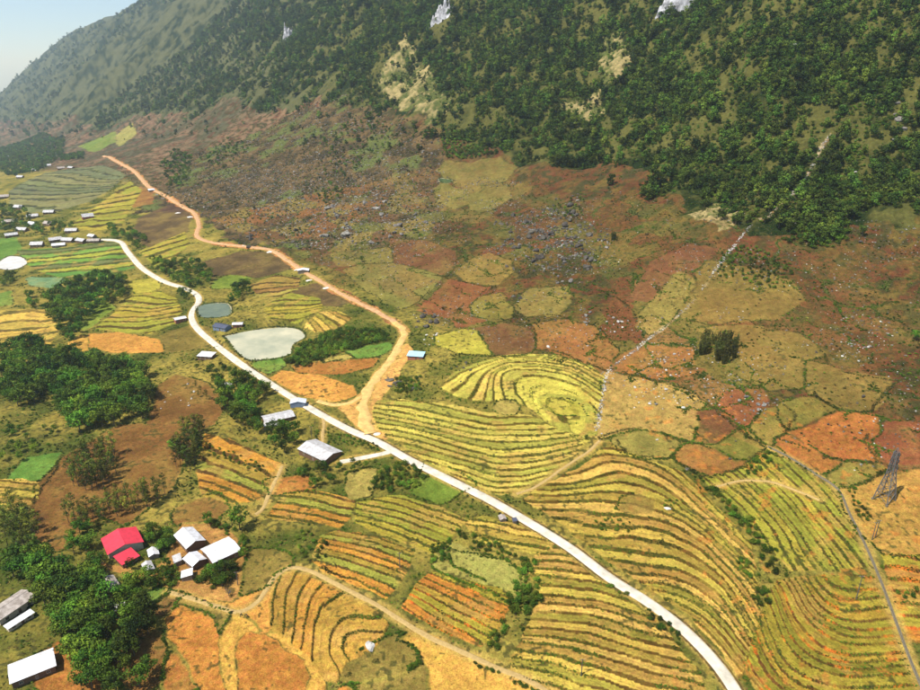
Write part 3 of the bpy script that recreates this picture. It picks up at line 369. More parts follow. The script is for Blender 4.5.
BOULDERS = [
    ([(48.9, 709.9), (87.7, 723.7), (122.1, 703.9), (121.8, 618.4), (106.7, 546.8), (81.2, 547.1), (59.5, 576.6), (40.9, 622.9)], 60, 1.3, 4.2, 'dark', 'dark grey boulder in the rock field above the orange field'),
    ([(-177.4, 766.5), (-157.2, 848.0), (-98.7, 872.1), (-33.7, 788.7), (-24.1, 693.9), (-70.1, 688.5), (-121.6, 694.7)], 48, 1.6, 4.6, 'grey', 'grey boulder on the stony brown slope above the dirt road'),
    ([(-265.1, 788.3), (-204.1, 837.8), (-156.1, 714.5), (-185.2, 703.5), (-235.0, 732.2)], 24, 1.6, 4.2, 'dark', 'grey boulder heaped just above the dirt road'),
    ([(-38.3, 504.3), (-28.6, 526.1), (-13.8, 506.8), (-16.4, 487.5), (-29.6, 483.5)], 14, 1.2, 3.0, 'dark', 'dark rock in the outcrop beside the dirt road junction'),
    ([(-29.4, 479.8), (-14.8, 483.2), (-12.8, 461.2), (-25.4, 458.2)], 9, 0.6, 1.3, 'pale', 'pale rock beside the brown dirt junction'),
    ([(-48.9, 421.0), (-26.1, 415.4), (-20.1, 396.7), (-42.5, 394.0)], 14, 1.0, 2.6, 'dark', 'dark rock in the overgrown hollow below the blue roof'),
    ([(103.3, 392.1), (133.2, 365.6), (134.0, 352.9), (111.2, 346.0), (97.0, 356.8)], 18, 0.5, 1.3, 'pale', 'pale rock scattered over the tan field'),
    ([(154.5, 353.6), (171.3, 353.0), (177.5, 343.9), (171.4, 336.3), (156.6, 336.2)], 18, 0.6, 1.6, 'grey', 'grey rock on the bank between red and green plots'),
    ([(116.5, 418.5), (145.4, 408.6), (143.5, 381.5), (118.1, 385.7)], 22, 0.4, 1.1, 'pale', 'pale rock on the stony orange plot'),
    ([(104.6, 476.4), (114.7, 466.5), (113.4, 446.7), (101.5, 448.0)], 7, 0.8, 1.6, 'pale', 'white rock in the heap above the orange field'),
    ([(89.7, 496.3), (96.8, 485.6), (91.9, 464.2), (87.2, 470.2)], 6, 0.9, 1.7, 'grey', 'grey rock in the heap right of the brown field'),
    ([(143.5, 381.5), (161.6, 374.7), (169.0, 355.6), (150.7, 358.6)], 16, 0.5, 1.2, 'grey', 'grey rock below the bamboo clump'),
    ([(238.6, 398.2), (252.0, 389.4), (245.3, 370.9), (225.6, 371.1)], 10, 0.5, 1.3, 'grey', 'grey rock on the reddish right slope'),
    ([(206.0, 399.1), (267.4, 445.1), (271.1, 403.4), (233.4, 364.1)], 14, 0.4, 0.9, 'pale', 'small pale stone on the dry right slope'),
    ([(-178.6, 382.3), (-201.8, 409.1), (-187.8, 434.3), (-166.6, 411.8), (-175.7, 391.5)], 12, 0.4, 1.0, 'pale', 'pale stone on the red earth slope'),
    ([(-9.8, 417.1), (6.8, 441.4), (13.1, 421.0), (-1.3, 398.1)], 9, 0.6, 1.3, 'dark', 'dark rock along the left rim of the basin terraces'),
    ([(380.7, 701.8), (390.3, 625.5), (371.1, 579.5), (357.6, 618.0)], 6, 2.0, 4.0, 'grey', 'grey crag showing through the right forest'),
]
SINGLE_BOULDERS = [
    ((42.7, 528.0), 1.9, 'dark', 'dark boulder standing at the tip of the red field'),
    ((47.1, 522.6), 2.3, 'dark', 'largest of the dark boulders between two grassy plots'),
    ((46.7, 550.5), 1.5, 'dark', 'dark boulder on the upper edge of the red field'),
    ((45.2, 517.9), 1.3, 'pale', 'pale boulder beside the largest dark boulder'),
    ((59.8, 440.4), 1.6, 'pale', 'white boulder on the rim above the basin terraces'),
    ((86.0, 435.9), 0.9, 'pale', 'white stone alone on the orange field'),
    ((108.7, 358.8), 1.4, 'pale', 'larger white boulder on the tan field'),
    ((112.0, 358.1), 1.3, 'grey', 'grey boulder on the tan field below the white one'),
    ((104.3, 324.7), 0.8, 'pale', 'white stone inside the hedged dry plot'),
    ((95.8, 271.9), 1.5, 'pale', 'low pale boulder in the terraces beside a brown mound'),
    ((191.0, 321.3), 1.0, 'dark', 'dark stone on the large orange field'),
    ((198.2, 318.2), 0.7, 'grey', 'small stone on the large orange field'),
    ((142.9, 317.4), 0.9, 'dark', 'dark stone on the green plot below the brown plot'),
    ((135.4, 304.0), 0.9, 'dark', 'dark stone on the orange plot at its right end'),
    ((112.8, 299.4), 1.5, 'dark', 'dark boulder on the wall corner below the orange plot'),
    ((217.8, 340.2), 1.4, 'dark', 'round dark rock on the dry olive field'),
    ((-34.1, 202.8), 2.6, 'pale', 'flat pale rock outcrop between the paddies'),
    ((297.5, 511.4), 1.8, 'dark', 'dark rock under the forest edge'),
    ((88.8, 538.3), 2.6, 'grey', 'big grey boulder at the foot of the rock field'),
    ((88.9, 576.0), 2.2, 'grey', 'grey boulder in the middle of the rock field'),
    ((328.7, 595.0), 2.0, 'pale', 'pale crag on the dark forested slope'),
    ((331.4, 753.2), 3.2, 'pale', 'white crag high on the forested slope'),
]
CLIFFS = [
    ((270.2, 968.0), 40, 26, 'pale limestone cliff at the top of the forest'),
    ((-422.0, 1859.9), 52, 18, 'tall white cliff streak in the hazy forest'),
    ((-33.0, 1270.6), 36, 24, 'grey cliff beside the pale patch'),
]
BUILDINGS = [
    ([-156.1, 266.1, 2.211, 14.4, 15.6], 3.4, 2.2, 'L', 'red', 'cream', 'house with the red metal gable roof'),
    ([-149.4, 255.3, 0.883, 8.3, 8.1], 2.6, 0.7, 'M', 'red', 'wood', 'low red roofed lean-to in front of the red house'),
    ([-125.5, 267.7, -0.809, 14.0, 9.4], 3.2, 2.0, 'L', 'white', 'wood', 'white gabled house left of the widest roof'),
    ([-108.0, 258.5, 0.74, 13.6, 13.1], 3.6, 1.0, 'L', 'white', 'wood', 'village house with the widest white roof'),
    ([-118.3, 253.6, -0.704, 8.4, 7.2], 2.8, 1.3, 'L', 'white', 'wood', 'white roofed cottage between two larger white roofs'),
    ([-118.6, 244.7, -1.266, 5.0, 4.9], 2.3, 0.6, 'M', 'white', 'plank', 'small white shed in front of the white cottage'),
    ([-139.3, 259.4, -1.046, 6.0, 4.6], 2.3, 0.8, 'L', 'white', 'plank', 'small white shed right of the red house'),
    ([-137.4, 249.3, -0.941, 6.9, 4.3], 2.3, 0.8, 'L', 'grey', 'plank', 'small grey roofed shed below the red house'),
    ([-126.6, 254.6, -1.067, 5.8, 3.6], 2.2, 0.5, 'M', 'grey', 'plank', 'narrow grey shed left of the white cottage'),
    ([-149.2, 239.0, -0.832, 8.4, 5.2], 2.3, 0.9, 'L', 'rust', 'plank', 'weathered brown roofed hut below the red house'),
    ([-138.9, 224.6, 0.466, 4.5, 3.8], 2.0, 0.3, 'M', 'grey', 'plank', 'tiny pale roof among the village trees'),
    ([-183.2, 224.8, 1.12, 15.7, 9.2], 3.2, 1.4, 'L', 'rust', 'cream', 'long weathered grey roof at the left edge'),
    ([-175.4, 217.4, 1.042, 10.8, 3.2], 2.2, 0.4, 'M', 'white', 'cream', 'narrow white annexe roof below the long grey roof'),
    ([-156.6, 193.6, 0.595, 14.8, 10.4], 3.2, 1.0, 'L', 'white', 'wood', 'white roofed house at the bottom left corner'),
    ([-77.3, 336.2, -0.662, 22.1, 13.6], 3.2, 1.8, 'L', 'grey', 'wood', 'house with the pale hipped roof beside the driveway'),
    ([-109.9, 376.0, 0.493, 18.4, 10.1], 3.0, 1.2, 'L', 'grey', 'wood', 'long grey roofed house behind the trees'),
    ([-101.1, 392.3, 0.1, 9.9, 5.9], 3.0, 1.2, 'W', 'bluegrey', 'blue', 'small blue grey hut at the edge of the road'),
    ([-112.1, 369.0, 0.13, 9.7, 6.0], 2.2, 0.3, 'M', 'grey', 'plank', 'low shed in front of the long grey house'),
    ([-183.4, 467.1, -0.175, 11.6, 8.1], 2.8, 0.6, 'M', 'white', 'wood', 'white roofed shed below the concrete road'),
    ([-154.0, 419.9, 0.375, 6.7, 4.7], 2.2, 0.3, 'M', 'grey', 'plank', 'small pale roof beside the road grove'),
    ([-187.9, 518.2, -0.45, 13.5, 8.5], 3.0, 1.3, 'L', 'dark', 'blue', 'dark blue roofed house beside the mud pond'),
    ([-176.4, 521.6, 0.1, 8.3, 5.8], 2.6, 0.8, 'L', 'white', 'brick', 'small pink and white house beside the dark blue one'),
    ([-230.2, 541.4, 0.65, 9.6, 6.7], 2.8, 0.7, 'L', 'white', 'brick', 'small white and red house left of the concrete road'),
    ([-30.1, 442.0, -0.175, 11.5, 8.0], 2.6, 0.6, 'M', 'skyblue', 'brick', 'shed with the sky blue roof beside the dirt road'),
    ([19.7, 271.9, -1.309, 3.7, 3.3], 1.8, 0.5, 'L', 'rust', 'plank', 'small brown field hut above the yellow terraces'),
    ([25.3, 270.2, -1.398, 2.9, 2.2], 1.6, 0.3, 'M', 'dark', 'plank', 'tiny dark shelter right of the field hut'),
    ([-502.5, 816.2, 0.1, 14.5, 8.5], 3.06, 3.04, 'L', 'grey', 'wood', 'leftmost long roof of the hamlet row'),
    ([-489.7, 832.9, 0.65, 14.5, 8.5], 2.8800000000000003, 2.6599999999999997, 'L', 'grey', 'wood', 'second roof of the hamlet row'),
    ([-469.5, 824.6, -0.175, 14.5, 8.5], 2.8800000000000003, 2.6599999999999997, 'L', 'grey', 'wood', 'third roof of the hamlet row'),
    ([-472.2, 807.7, 0.375, 14.5, 8.5], 2.52, 1.9, 'L', 'white', 'plank', 'low white roof in front of the hamlet row'),
    ([-450.7, 819.2, -0.45, 14.0, 8.5], 2.7, 2.28, 'L', 'grey', 'wood', 'fourth roof of the hamlet row'),
    ([-432.9, 813.6, 0.1, 14.5, 8.5], 2.7, 1.9, 'L', 'rust', 'wood', 'rightmost brown roof of the hamlet row'),
    ([-494.7, 926.0, 0.65, 14.5, 8.5], 3.06, 3.8, 'L', 'grey', 'redwood', 'lone house with red walls above the hamlet'),
    ([-645.2, 1025.4, -0.175, 14.5, 8.5], 2.8800000000000003, 3.04, 'L', 'grey', 'wood', 'roof among the trees at the upper left of the hamlet'),
    ([-590.0, 962.7, 0.375, 14.5, 8.5], 2.7, 2.6599999999999997, 'L', 'grey', 'wood', 'grey roof left of the dark tree in the hamlet'),
    ([-563.3, 915.2, -0.45, 14.5, 8.5], 2.7, 2.6599999999999997, 'L', 'white', 'wood', 'pale roof below the grey roof in the hamlet'),
    ([-575.1, 978.0, 0.1, 14.5, 8.5], 2.7, 2.6599999999999997, 'L', 'grey', 'wood', 'small roof below the grey terraces'),
    ([-564.2, 867.7, 0.65, 14.5, 8.5], 2.7, 2.28, 'L', 'grey', 'wood', 'roof at the left end of the hamlet'),
    ([-978.8, 1646.0, -0.175, 14.5, 8.5], 3.06, 3.42, 'L', 'grey', 'wood', 'long roof in the upper hamlet under the far wood'),
    ([-997.0, 1733.1, 0.375, 14.5, 8.5], 3.06, 3.42, 'L', 'grey', 'wood', 'right roof in the upper hamlet under the far wood'),
    ([-797.9, 1467.7, -0.45, 14.5, 8.5], 2.7, 2.28, 'L', 'grey', 'wood', 'small roof at the end of the upper hamlet'),
    ([-1424.4, 2271.4, 0.1, 14.5, 8.5], 3.06, 3.04, 'L', 'white', 'wood', 'pale roof in the far wood at the left edge'),
    ([-1497.8, 2439.2, 0.65, 14.5, 8.5], 3.06, 3.04, 'L', 'white', 'wood', 'small pale roof high in the far wood'),
    ([-561.7, 888.1, -0.175, 14.5, 8.5], 2.7, 2.6599999999999997, 'L', 'grey', 'wood', 'pale roof left of the hamlet trees above the row'),
    ([-610.2, 938.9, 0.375, 14.5, 8.5], 2.7, 2.6599999999999997, 'L', 'rust', 'wood', 'brown roof at the left edge above the hamlet'),
    ([-539.3, 910.5, -0.45, 14.5, 8.5], 2.7, 2.6599999999999997, 'L', 'rust', 'wood', 'brown roof in the middle of the hamlet'),
    ([-485.9, 865.6, 0.1, 14.5, 8.5], 2.7, 2.6599999999999997, 'L', 'grey', 'wood', 'grey roof just behind the hamlet row'),
    ([-841.5, 1508.3, 0.65, 14.5, 8.5], 2.8800000000000003, 3.04, 'L', 'rust', 'wood', 'brown roof in the middle of the upper hamlet'),
    ([-911.3, 1475.3, -0.175, 14.5, 8.5], 2.8800000000000003, 3.04, 'L', 'grey', 'wood', 'lowest roof of the upper hamlet'),
    ([-727.6, 1124.5, 0.375, 14.5, 8.5], 2.8800000000000003, 3.04, 'L', 'rust', 'wood', 'brown roof at the left edge below the grey terraces'),
    ([-444.8, 833.9, -0.45, 10.3, 7.2], 2.3400000000000003, 1.9, 'L', 'white', 'plank', 'tiny white shed behind the brown hamlet roof'),
    ([-148.2, 640.5, 0.1, 10.8, 7.6], 2.6, 1.0, 'W', 'white', 'plank', 'white shelter at the bend of the dirt road'),
    ([-466.6, 1069.0, 0.65, 9.5, 6.6], 2.3400000000000003, 1.14, 'M', 'white', 'plank', 'tiny white shelter where the dirt road leaves the hillside'),
]
PYLON = (190.9, 266.0)
POLES = [
    ((-26.1, 245.5), 8, 'grey pole standing at the edge of the mown plot'),
    ((43.1, 186.8), 8, 'grey pole standing in the lower yellow terraces'),
    ((150.8, 210.8), 11, 'tall leaning grey pole at the top of the bowl terraces'),
    ((-85.1, 352.8), 8, 'dark pole beside the concrete road above the house'),
    ((173.1, 242.0), 9, 'left pole of the pair below the pylon'),
    ((174.9, 243.0), 9, 'right pole of the pair below the pylon'),
    ((-95.1, 239.4), 7, 'thin pole in the village beside the widest roof'),
]
BIKES = [
    ((-92.7, 223.1), 'leftmost dark motorbike on the village path'),
    ((-88.5, 221.3), 'middle dark motorbike on the village path'),
    ((-85.9, 220.7), 'rightmost dark motorbike on the village path'),
    ((-106.0, 229.7), 'dark motorbike parked below the white shed'),
]
PILES = [
    ((-156.4, 649.7), 2.6, 'white gravel heap left of the dirt road bend'),
    ((-138.4, 617.1), 2.8, 'grey white gravel heap right of the dirt road bend'),
    ((-117.9, 589.8), 3.0, 'long white gravel heap below the dirt road'),
    ((-47.5, 352.4), 2.2, 'white concrete apron heap at the road junction'),
    ((-233.7, 738.8), 3.2, 'pale rubble heap where the dirt road meets the rocks'),
    ((-196.3, 706.6), 3.4, 'long pale rubble heap beside the dirt road'),
    ((-367.7, 910.7), 3.5, 'pale rubble heap on the far dirt road'),
    ((-342.8, 884.8), 3.5, 'second pale rubble heap on the far dirt road'),
]
DRY = [(231.1, 452.6), (256.6, 462.0), (267.6, 432.1), (244.3, 410.0), (284.0, 439.8), (206.6, 458.7), (306.4, 466.3), (259.3, 487.7), (197.8, 401.1), (227.9, 388.1), (195.5, 476.1), (144.6, 481.5)]
TANK = (-151.5, 218.5)
# ------------------------------------------------------------------ materials
def new_mat(name):
    m = bpy.data.materials.new(name); m.use_nodes = True
    nt = m.node_tree
    b = nt.nodes['Principled BSDF']
    b.inputs['Specular IOR Level'].default_value = 0.15
    b.inputs['Roughness'].default_value = 0.9
    return m, nt, b

def node(nt, kind, **kw):
    n = nt.nodes.new(kind)
    for k, v in kw.items():
        setattr(n, k, v)
    return n

def surface(name, color, rough=0.85, spread=0.3, scale=1.0, bump=0.0, metallic=0.0, spec=0.2, object_random=0.0, color2=None):
    """A procedural surface: base colour broken up by two noises."""
    m, nt, b = new_mat(name)
    L = nt.links.new
    tc = node(nt, 'ShaderNodeTexCoord')
    n1 = node(nt, 'ShaderNodeTexNoise'); n1.inputs['Scale'].default_value = scale; n1.inputs['Detail'].default_value = 5
    n1.inputs['Roughness'].default_value = 0.65
    L(tc.outputs['Object'], n1.inputs['Vector'])
    ramp = node(nt, 'ShaderNodeValToRGB')
    c2 = color2 if color2 else tuple(c * (1 - spread) for c in color)
    hi = tuple(min(1, c * (1 + spread * 0.6)) for c in color)
    ramp.color_ramp.elements[0].position = 0.32; ramp.color_ramp.elements[0].color = (*c2, 1)
    ramp.color_ramp.elements[1].position = 0.68; ramp.color_ramp.elements[1].color = (*hi, 1)
    L(n1.outputs['Fac'], ramp.inputs['Fac'])
    out = ramp.outputs['Color']
    if object_random:
        oi = node(nt, 'ShaderNodeObjectInfo')
        mr = node(nt, 'ShaderNodeMapRange')
        mr.inputs['To Min'].default_value = 1 - object_random; mr.inputs['To Max'].default_value = 1 + object_random
        L(oi.outputs['Random'], mr.inputs['Value'])
        hs = node(nt, 'ShaderNodeHueSaturation')
        L(mr.outputs['Result'], hs.inputs['Value']); L(out, hs.inputs['Color'])
        mh = node(nt, 'ShaderNodeMath', operation='MULTIPLY_ADD')
        mh.inputs[1].default_value = 0.035; mh.inputs[2].default_value = 0.4825
        L(oi.outputs['Random'], mh.inputs[0]); L(mh.outputs[0], hs.inputs['Hue'])
        out = hs.outputs['Color']
    L(out, b.inputs['Base Color'])
    b.inputs['Roughness'].default_value = rough
    b.inputs['Metallic'].default_value = metallic
    b.inputs['Specular IOR Level'].default_value = spec
    if bump:
        bp = node(nt, 'ShaderNodeBump'); bp.inputs['Strength'].default_value = 0.6; bp.inputs['Distance'].default_value = bump
        L(n1.outputs['Fac'], bp.inputs['Height']); L(bp.outputs[0], b.inputs['Normal'])
    return m

def ground_material():
    m, nt, b = new_mat('soil_and_grass')
    L = nt.links.new
    at = node(nt, 'ShaderNodeAttribute', attribute_name='cover')
    tc = node(nt, 'ShaderNodeTexCoord')
    val = None
    heights = []
    for sc, amt in ((0.035, 0.22), (0.22, 0.30), (1.6, 0.5)):
        n1 = node(nt, 'ShaderNodeTexNoise'); n1.inputs['Scale'].default_value = sc; n1.inputs['Detail'].default_value = 4
        n1.inputs['Roughness'].default_value = 0.7
        L(tc.outputs['Object'], n1.inputs['Vector'])
        mr = node(nt, 'ShaderNodeMapRange'); mr.inputs['From Min'].default_value = 0.25; mr.inputs['From Max'].default_value = 0.75
        mr.inputs['To Min'].default_value = 1 - amt; mr.inputs['To Max'].default_value = 1 + amt
        L(n1.outputs['Fac'], mr.inputs['Value'])
        heights.append(n1.outputs['Fac'])
        if val is None:
            val = mr.outputs['Result']
        else:
            mm = node(nt, 'ShaderNodeMath', operation='MULTIPLY'); L(val, mm.inputs[0]); L(mr.outputs['Result'], mm.inputs[1]); val = mm.outputs[0]
    vm = node(nt, 'ShaderNodeVectorMath', operation='SCALE')
    L(at.outputs['Color'], vm.inputs[0]); L(val, vm.inputs['Scale'])
    # a drift of hue: dry straw into green and back
    n2 = node(nt, 'ShaderNodeTexNoise'); n2.inputs['Scale'].default_value = 0.5; n2.inputs['Detail'].default_value = 3
    L(tc.outputs['Object'], n2.inputs['Vector'])
    mr2 = node(nt, 'ShaderNodeMapRange'); mr2.inputs['From Min'].default_value = 0.3; mr2.inputs['From Max'].default_value = 0.7
    mr2.inputs['To Min'].default_value = 0.488; mr2.inputs['To Max'].default_value = 0.512
    L(n2.outputs['Fac'], mr2.inputs['Value'])
    hs = node(nt, 'ShaderNodeHueSaturation'); L(mr2.outputs['Result'], hs.inputs['Hue']); L(vm.outputs['Vector'], hs.inputs['Color'])
    L(hs.outputs['Color'], b.inputs['Base Color'])
    b.inputs['Roughness'].default_value = 1.0
    b.inputs['Specular IOR Level'].default_value = 0.05
    bp = node(nt, 'ShaderNodeBump'); bp.inputs['Strength'].default_value = 0.8; bp.inputs['Distance'].default_value = 0.5
    L(heights[2], bp.inputs['Height']); L(bp.outputs[0], b.inputs['Normal'])
    return m

def leaf_material(name, color, rnd=0.5):
    m, nt, b = new_mat(name)
    L = nt.links.new
    at = node(nt, 'ShaderNodeAttribute', attribute_name='shade')
    oi = node(nt, 'ShaderNodeObjectInfo')
    ramp = node(nt, 'ShaderNodeMix', data_type='RGBA')
    ramp.inputs[6].default_value = (color[0] * 0.25, color[1] * 0.3, color[2] * 0.4, 1)  # dark end of the random leaf tones also paints in crown shadow
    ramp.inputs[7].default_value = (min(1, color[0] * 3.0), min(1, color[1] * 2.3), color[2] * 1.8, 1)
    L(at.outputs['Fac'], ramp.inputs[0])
    hs = node(nt, 'ShaderNodeHueSaturation')
    mr = node(nt, 'ShaderNodeMapRange'); mr.inputs['To Min'].default_value = 1 - rnd; mr.inputs['To Max'].default_value = 1 + rnd
    L(oi.outputs['Random'], mr.inputs['Value']); L(mr.outputs['Result'], hs.inputs['Value'])
    mh = node(nt, 'ShaderNodeMapRange'); mh.inputs['To Min'].default_value = 0.52; mh.inputs['To Max'].default_value = 0.455
    fr = node(nt, 'ShaderNodeMath', operation='FRACT'); mu = node(nt, 'ShaderNodeMath', operation='MULTIPLY'); mu.inputs[1].default_value = 7.31
    L(oi.outputs['Random'], mu.inputs[0]); L(mu.outputs[0], fr.inputs[0]); L(fr.outputs[0], mh.inputs['Value']); L(mh.outputs['Result'], hs.inputs['Hue'])
    L(ramp.outputs[2], hs.inputs['Color'])
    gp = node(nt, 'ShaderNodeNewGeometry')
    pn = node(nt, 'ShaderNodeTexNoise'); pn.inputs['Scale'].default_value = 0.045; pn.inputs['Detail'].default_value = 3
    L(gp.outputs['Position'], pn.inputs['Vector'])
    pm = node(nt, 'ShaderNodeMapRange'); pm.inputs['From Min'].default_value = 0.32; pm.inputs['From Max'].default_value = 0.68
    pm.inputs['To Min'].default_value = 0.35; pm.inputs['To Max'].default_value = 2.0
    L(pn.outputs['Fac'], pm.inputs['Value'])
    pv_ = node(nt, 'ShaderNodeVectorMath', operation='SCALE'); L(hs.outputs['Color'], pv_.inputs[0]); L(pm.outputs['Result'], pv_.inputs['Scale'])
    L(pv_.outputs['Vector'], b.inputs['Base Color'])
    b.inputs['Roughness'].default_value = 0.75
    b.inputs['Specular IOR Level'].default_value = 0.12
    return m

MAT_GROUND = ground_material()
MAT = {
    'concrete': surface('pale_concrete', (0.56, 0.50, 0.39), 0.9, 0.3, 0.25),
    'dirt': surface('rutted_earth', (0.58, 0.36, 0.12), 1.0, 0.3, 0.35, 0.1),
    'dirtred': surface('red_earth', (0.48, 0.27, 0.13), 1.0, 0.3, 0.3, 0.1),
    'path': surface('trodden_path', (0.40, 0.27, 0.10), 1.0, 0.25, 0.8, 0.05),
    'channel': surface('old_concrete', (0.16, 0.135, 0.09), 0.95, 0.3, 1.2, 0.03),
    'rock_grey': surface('grey_limestone', (0.20, 0.18, 0.155), 0.95, 0.55, 0.9, 0.25, object_random=0.3),
    'rock_dark': surface('dark_limestone', (0.085, 0.074, 0.060), 0.95, 0.5, 0.9, 0.25, object_random=0.3),
    'rock_pale': surface('pale_limestone', (0.48, 0.45, 0.40), 0.95, 0.4, 0.9, 0.2, object_random=0.2),
    'bark': surface('bark', (0.10, 0.075, 0.05), 0.95, 0.4, 3.0, 0.03),
    'steel': surface('galvanised_steel', (0.13, 0.13, 0.125), 0.6, 0.3, 1.0, metallic=0.2, spec=0.4),
    'pole': surface('grey_pole', (0.10, 0.095, 0.085), 0.8, 0.2, 1.0),
    'rubber': surface('black_rubber', (0.02, 0.02, 0.02), 0.7, 0.2, 5.0),
    'paint': surface('dark_enamel', (0.06, 0.03, 0.03), 0.3, 0.2, 5.0, spec=0.5),
    'gravel': surface('white_gravel', (0.58, 0.54, 0.48), 1.0, 0.35, 1.5, 0.2),
    'glass': surface('window_dark', (0.03, 0.035, 0.04), 0.15, 0.2, 1.0, spec=0.5),
    'wood': surface('brown_wood', (0.16, 0.09, 0.05), 0.85, 0.4, 2.0, 0.02),
    'plank': surface('grey_plank', (0.24, 0.19, 0.14), 0.9, 0.4, 2.0, 0.02),
    'redwood': surface('red_boards', (0.28, 0.07, 0.05), 0.85, 0.3, 2.0),
    'cream': surface('cream_plaster', (0.55, 0.45, 0.32), 0.9, 0.25, 1.0),
    'brick': surface('red_brick', (0.36, 0.13, 0.08), 0.9, 0.3, 2.0),
    'blue': surface('blue_grey_wall', (0.17, 0.22, 0.30), 0.8, 0.25, 1.0),
}
def roof_material(name, color, metallic, rough, dirt):
    m = surface(name, color, rough, dirt, 0.45, metallic=metallic, spec=0.4, color2=tuple(c * (1 - dirt) * k for c, k in zip(color, (1.0, 0.93, 0.85))))
    return m
ROOF = {
    'red': roof_material('red_metal_sheet', (0.60, 0.035, 0.06), 0.0, 0.42, 0.18),
    'white': roof_material('white_fibre_sheet', (0.64, 0.64, 0.66), 0.0, 0.55, 0.28),
    'grey': roof_material('grey_fibre_sheet', (0.46, 0.45, 0.45), 0.0, 0.7, 0.35),
    'rust': roof_material('weathered_sheet', (0.36, 0.31, 0.27), 0.0, 0.8, 0.5),
    'bluegrey': roof_material('blue_grey_sheet', (0.55, 0.60, 0.68), 0.0, 0.6, 0.25),
    'dark': roof_material('dark_blue_sheet', (0.07, 0.08, 0.12), 0.0, 0.45, 0.3),
    'skyblue': roof_material('sky_blue_sheet', (0.38, 0.68, 0.86), 0.0, 0.5, 0.15),
}
LEAF = {
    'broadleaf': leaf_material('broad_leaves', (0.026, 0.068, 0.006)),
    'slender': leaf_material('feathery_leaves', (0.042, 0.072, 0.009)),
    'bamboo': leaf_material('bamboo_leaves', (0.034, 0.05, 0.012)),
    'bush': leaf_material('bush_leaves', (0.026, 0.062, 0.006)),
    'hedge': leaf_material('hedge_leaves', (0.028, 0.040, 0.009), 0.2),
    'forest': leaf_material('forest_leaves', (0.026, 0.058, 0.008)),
    'tuft': leaf_material('dry_tufts', (0.085, 0.085, 0.025)),
}

# ------------------------------------------------------------------ helpers
def obj(name, mesh, parent=None, label=None, category=None, group=None, kind=None):
    o = bpy.data.objects.new(name, mesh)
    COL.objects.link(o)
    if parent is not None:
        o.parent = parent
    if label: o['label'] = label
    if category: o['category'] = category
    if group: o['group'] = group
    if kind: o['kind'] = kind
    return o

def mesh_np(name, verts, quads=None, tris=None, mat=None, smooth_shade=False):
    me = bpy.data.meshes.new(name)
    verts = np.asarray(verts, np.float32).reshape(-1, 3)
    nq = 0 if quads is None else len(quads); nt_ = 0 if tris is None else len(tris)
    me.vertices.add(len(verts)); me.vertices.foreach_set('co', verts.ravel())
    li = []
    if nq: li.append(np.asarray(quads, np.int32).ravel())
    if nt_: li.append(np.asarray(tris, np.int32).ravel())
    li = np.concatenate(li)
    me.loops.add(len(li)); me.loops.foreach_set('vertex_index', li)
    me.polygons.add(nq + nt_)
    ls = np.concatenate([np.arange(nq) * 4, nq * 4 + np.arange(nt_) * 3]).astype(np.int32)
    me.polygons.foreach_set('loop_start', ls)
    if smooth_shade:
        me.polygons.foreach_set('use_smooth', np.ones(nq + nt_, bool))
    me.update(calc_edges=True)
    if mat: me.materials.append(mat)
    return me

class MB:
    """collects simple solids into one mesh"""
    def __init__(self): self.v = []; self.f = []
    def box(self, c, s, M=None):
        k = len(self.v)
        for dx in (-.5, .5):
            for dy in (-.5, .5):
                for dz in (-.5, .5):
                    p = Vector((c[0] + dx * s[0], c[1] + dy * s[1], c[2] + dz * s[2]))
                    self.v.append(tuple(M @ p) if M else tuple(p))
        for q in ((0, 1, 3, 2), (4, 6, 7, 5), (0, 4, 5, 1), (2, 3, 7, 6), (0, 2, 6, 4), (1, 5, 7, 3)):
            self.f.append(tuple(k + i for i in q))
        return self
    def tube(self, a, b, ra, rb=None, n=6):
        rb = ra if rb is None else rb
        a = Vector(a); b = Vector(b); ax = (b - a).normalized()
        u = ax.orthogonal().normalized(); w = ax.cross(u)
        k = len(self.v)
        for p, r in ((a, ra), (b, rb)):
            for i in range(n):
                t = 2 * math.pi * i / n
                self.v.append(tuple(p + (u * math.cos(t) + w * math.sin(t)) * r))
        for i in range(n):
            j = (i + 1) % n
            self.f.append((k + i, k + j, k + n + j, k + n + i))
        self.f.append(tuple(k + n + i for i in range(n))); self.f.append(tuple(k + n - 1 - i for i in range(n)))
        return self
    def poly(self, pts, faces):
        k = len(self.v); self.v += [tuple(p) for p in pts]
        self.f += [tuple(k + i for i in f) for f in faces]
        return self
    def mesh(self, name, mat, smooth_shade=False):
        me = bpy.data.meshes.new(name); me.from_pydata(self.v, [], self.f); me.materials.append(mat)
        if smooth_shade: me.polygons.foreach_set('use_smooth', [True] * len(me.polygons))
        me.update(); return me

def copy_tree(o, parent=None):
    c = o.copy(); COL.objects.link(c)
    if parent is not None: c.parent = parent
    for ch in o.children:
        copy_tree(ch, c)
    return c

def in_poly(x, y, poly):
    p = np.asarray(poly); res = np.zeros(x.shape, bool)
    bb = (x >= p[:, 0].min()) & (x <= p[:, 0].max()) & (y >= p[:, 1].min()) & (y <= p[:, 1].max())
    idx = np.nonzero(bb)[0]
    if not len(idx): return res
    xs = x[idx]; ys = y[idx]; c = np.zeros(len(idx), bool)
    j = len(p) - 1
    for i in range(len(p)):
        yi, yj = p[i, 1], p[j, 1]
        if yi != yj:
            c ^= ((yi > ys) != (yj > ys)) & (xs < (p[j, 0] - p[i, 0]) * (ys - yi) / (yj - yi) + p[i, 0])
        j = i
    res[idx[c]] = True
    return res

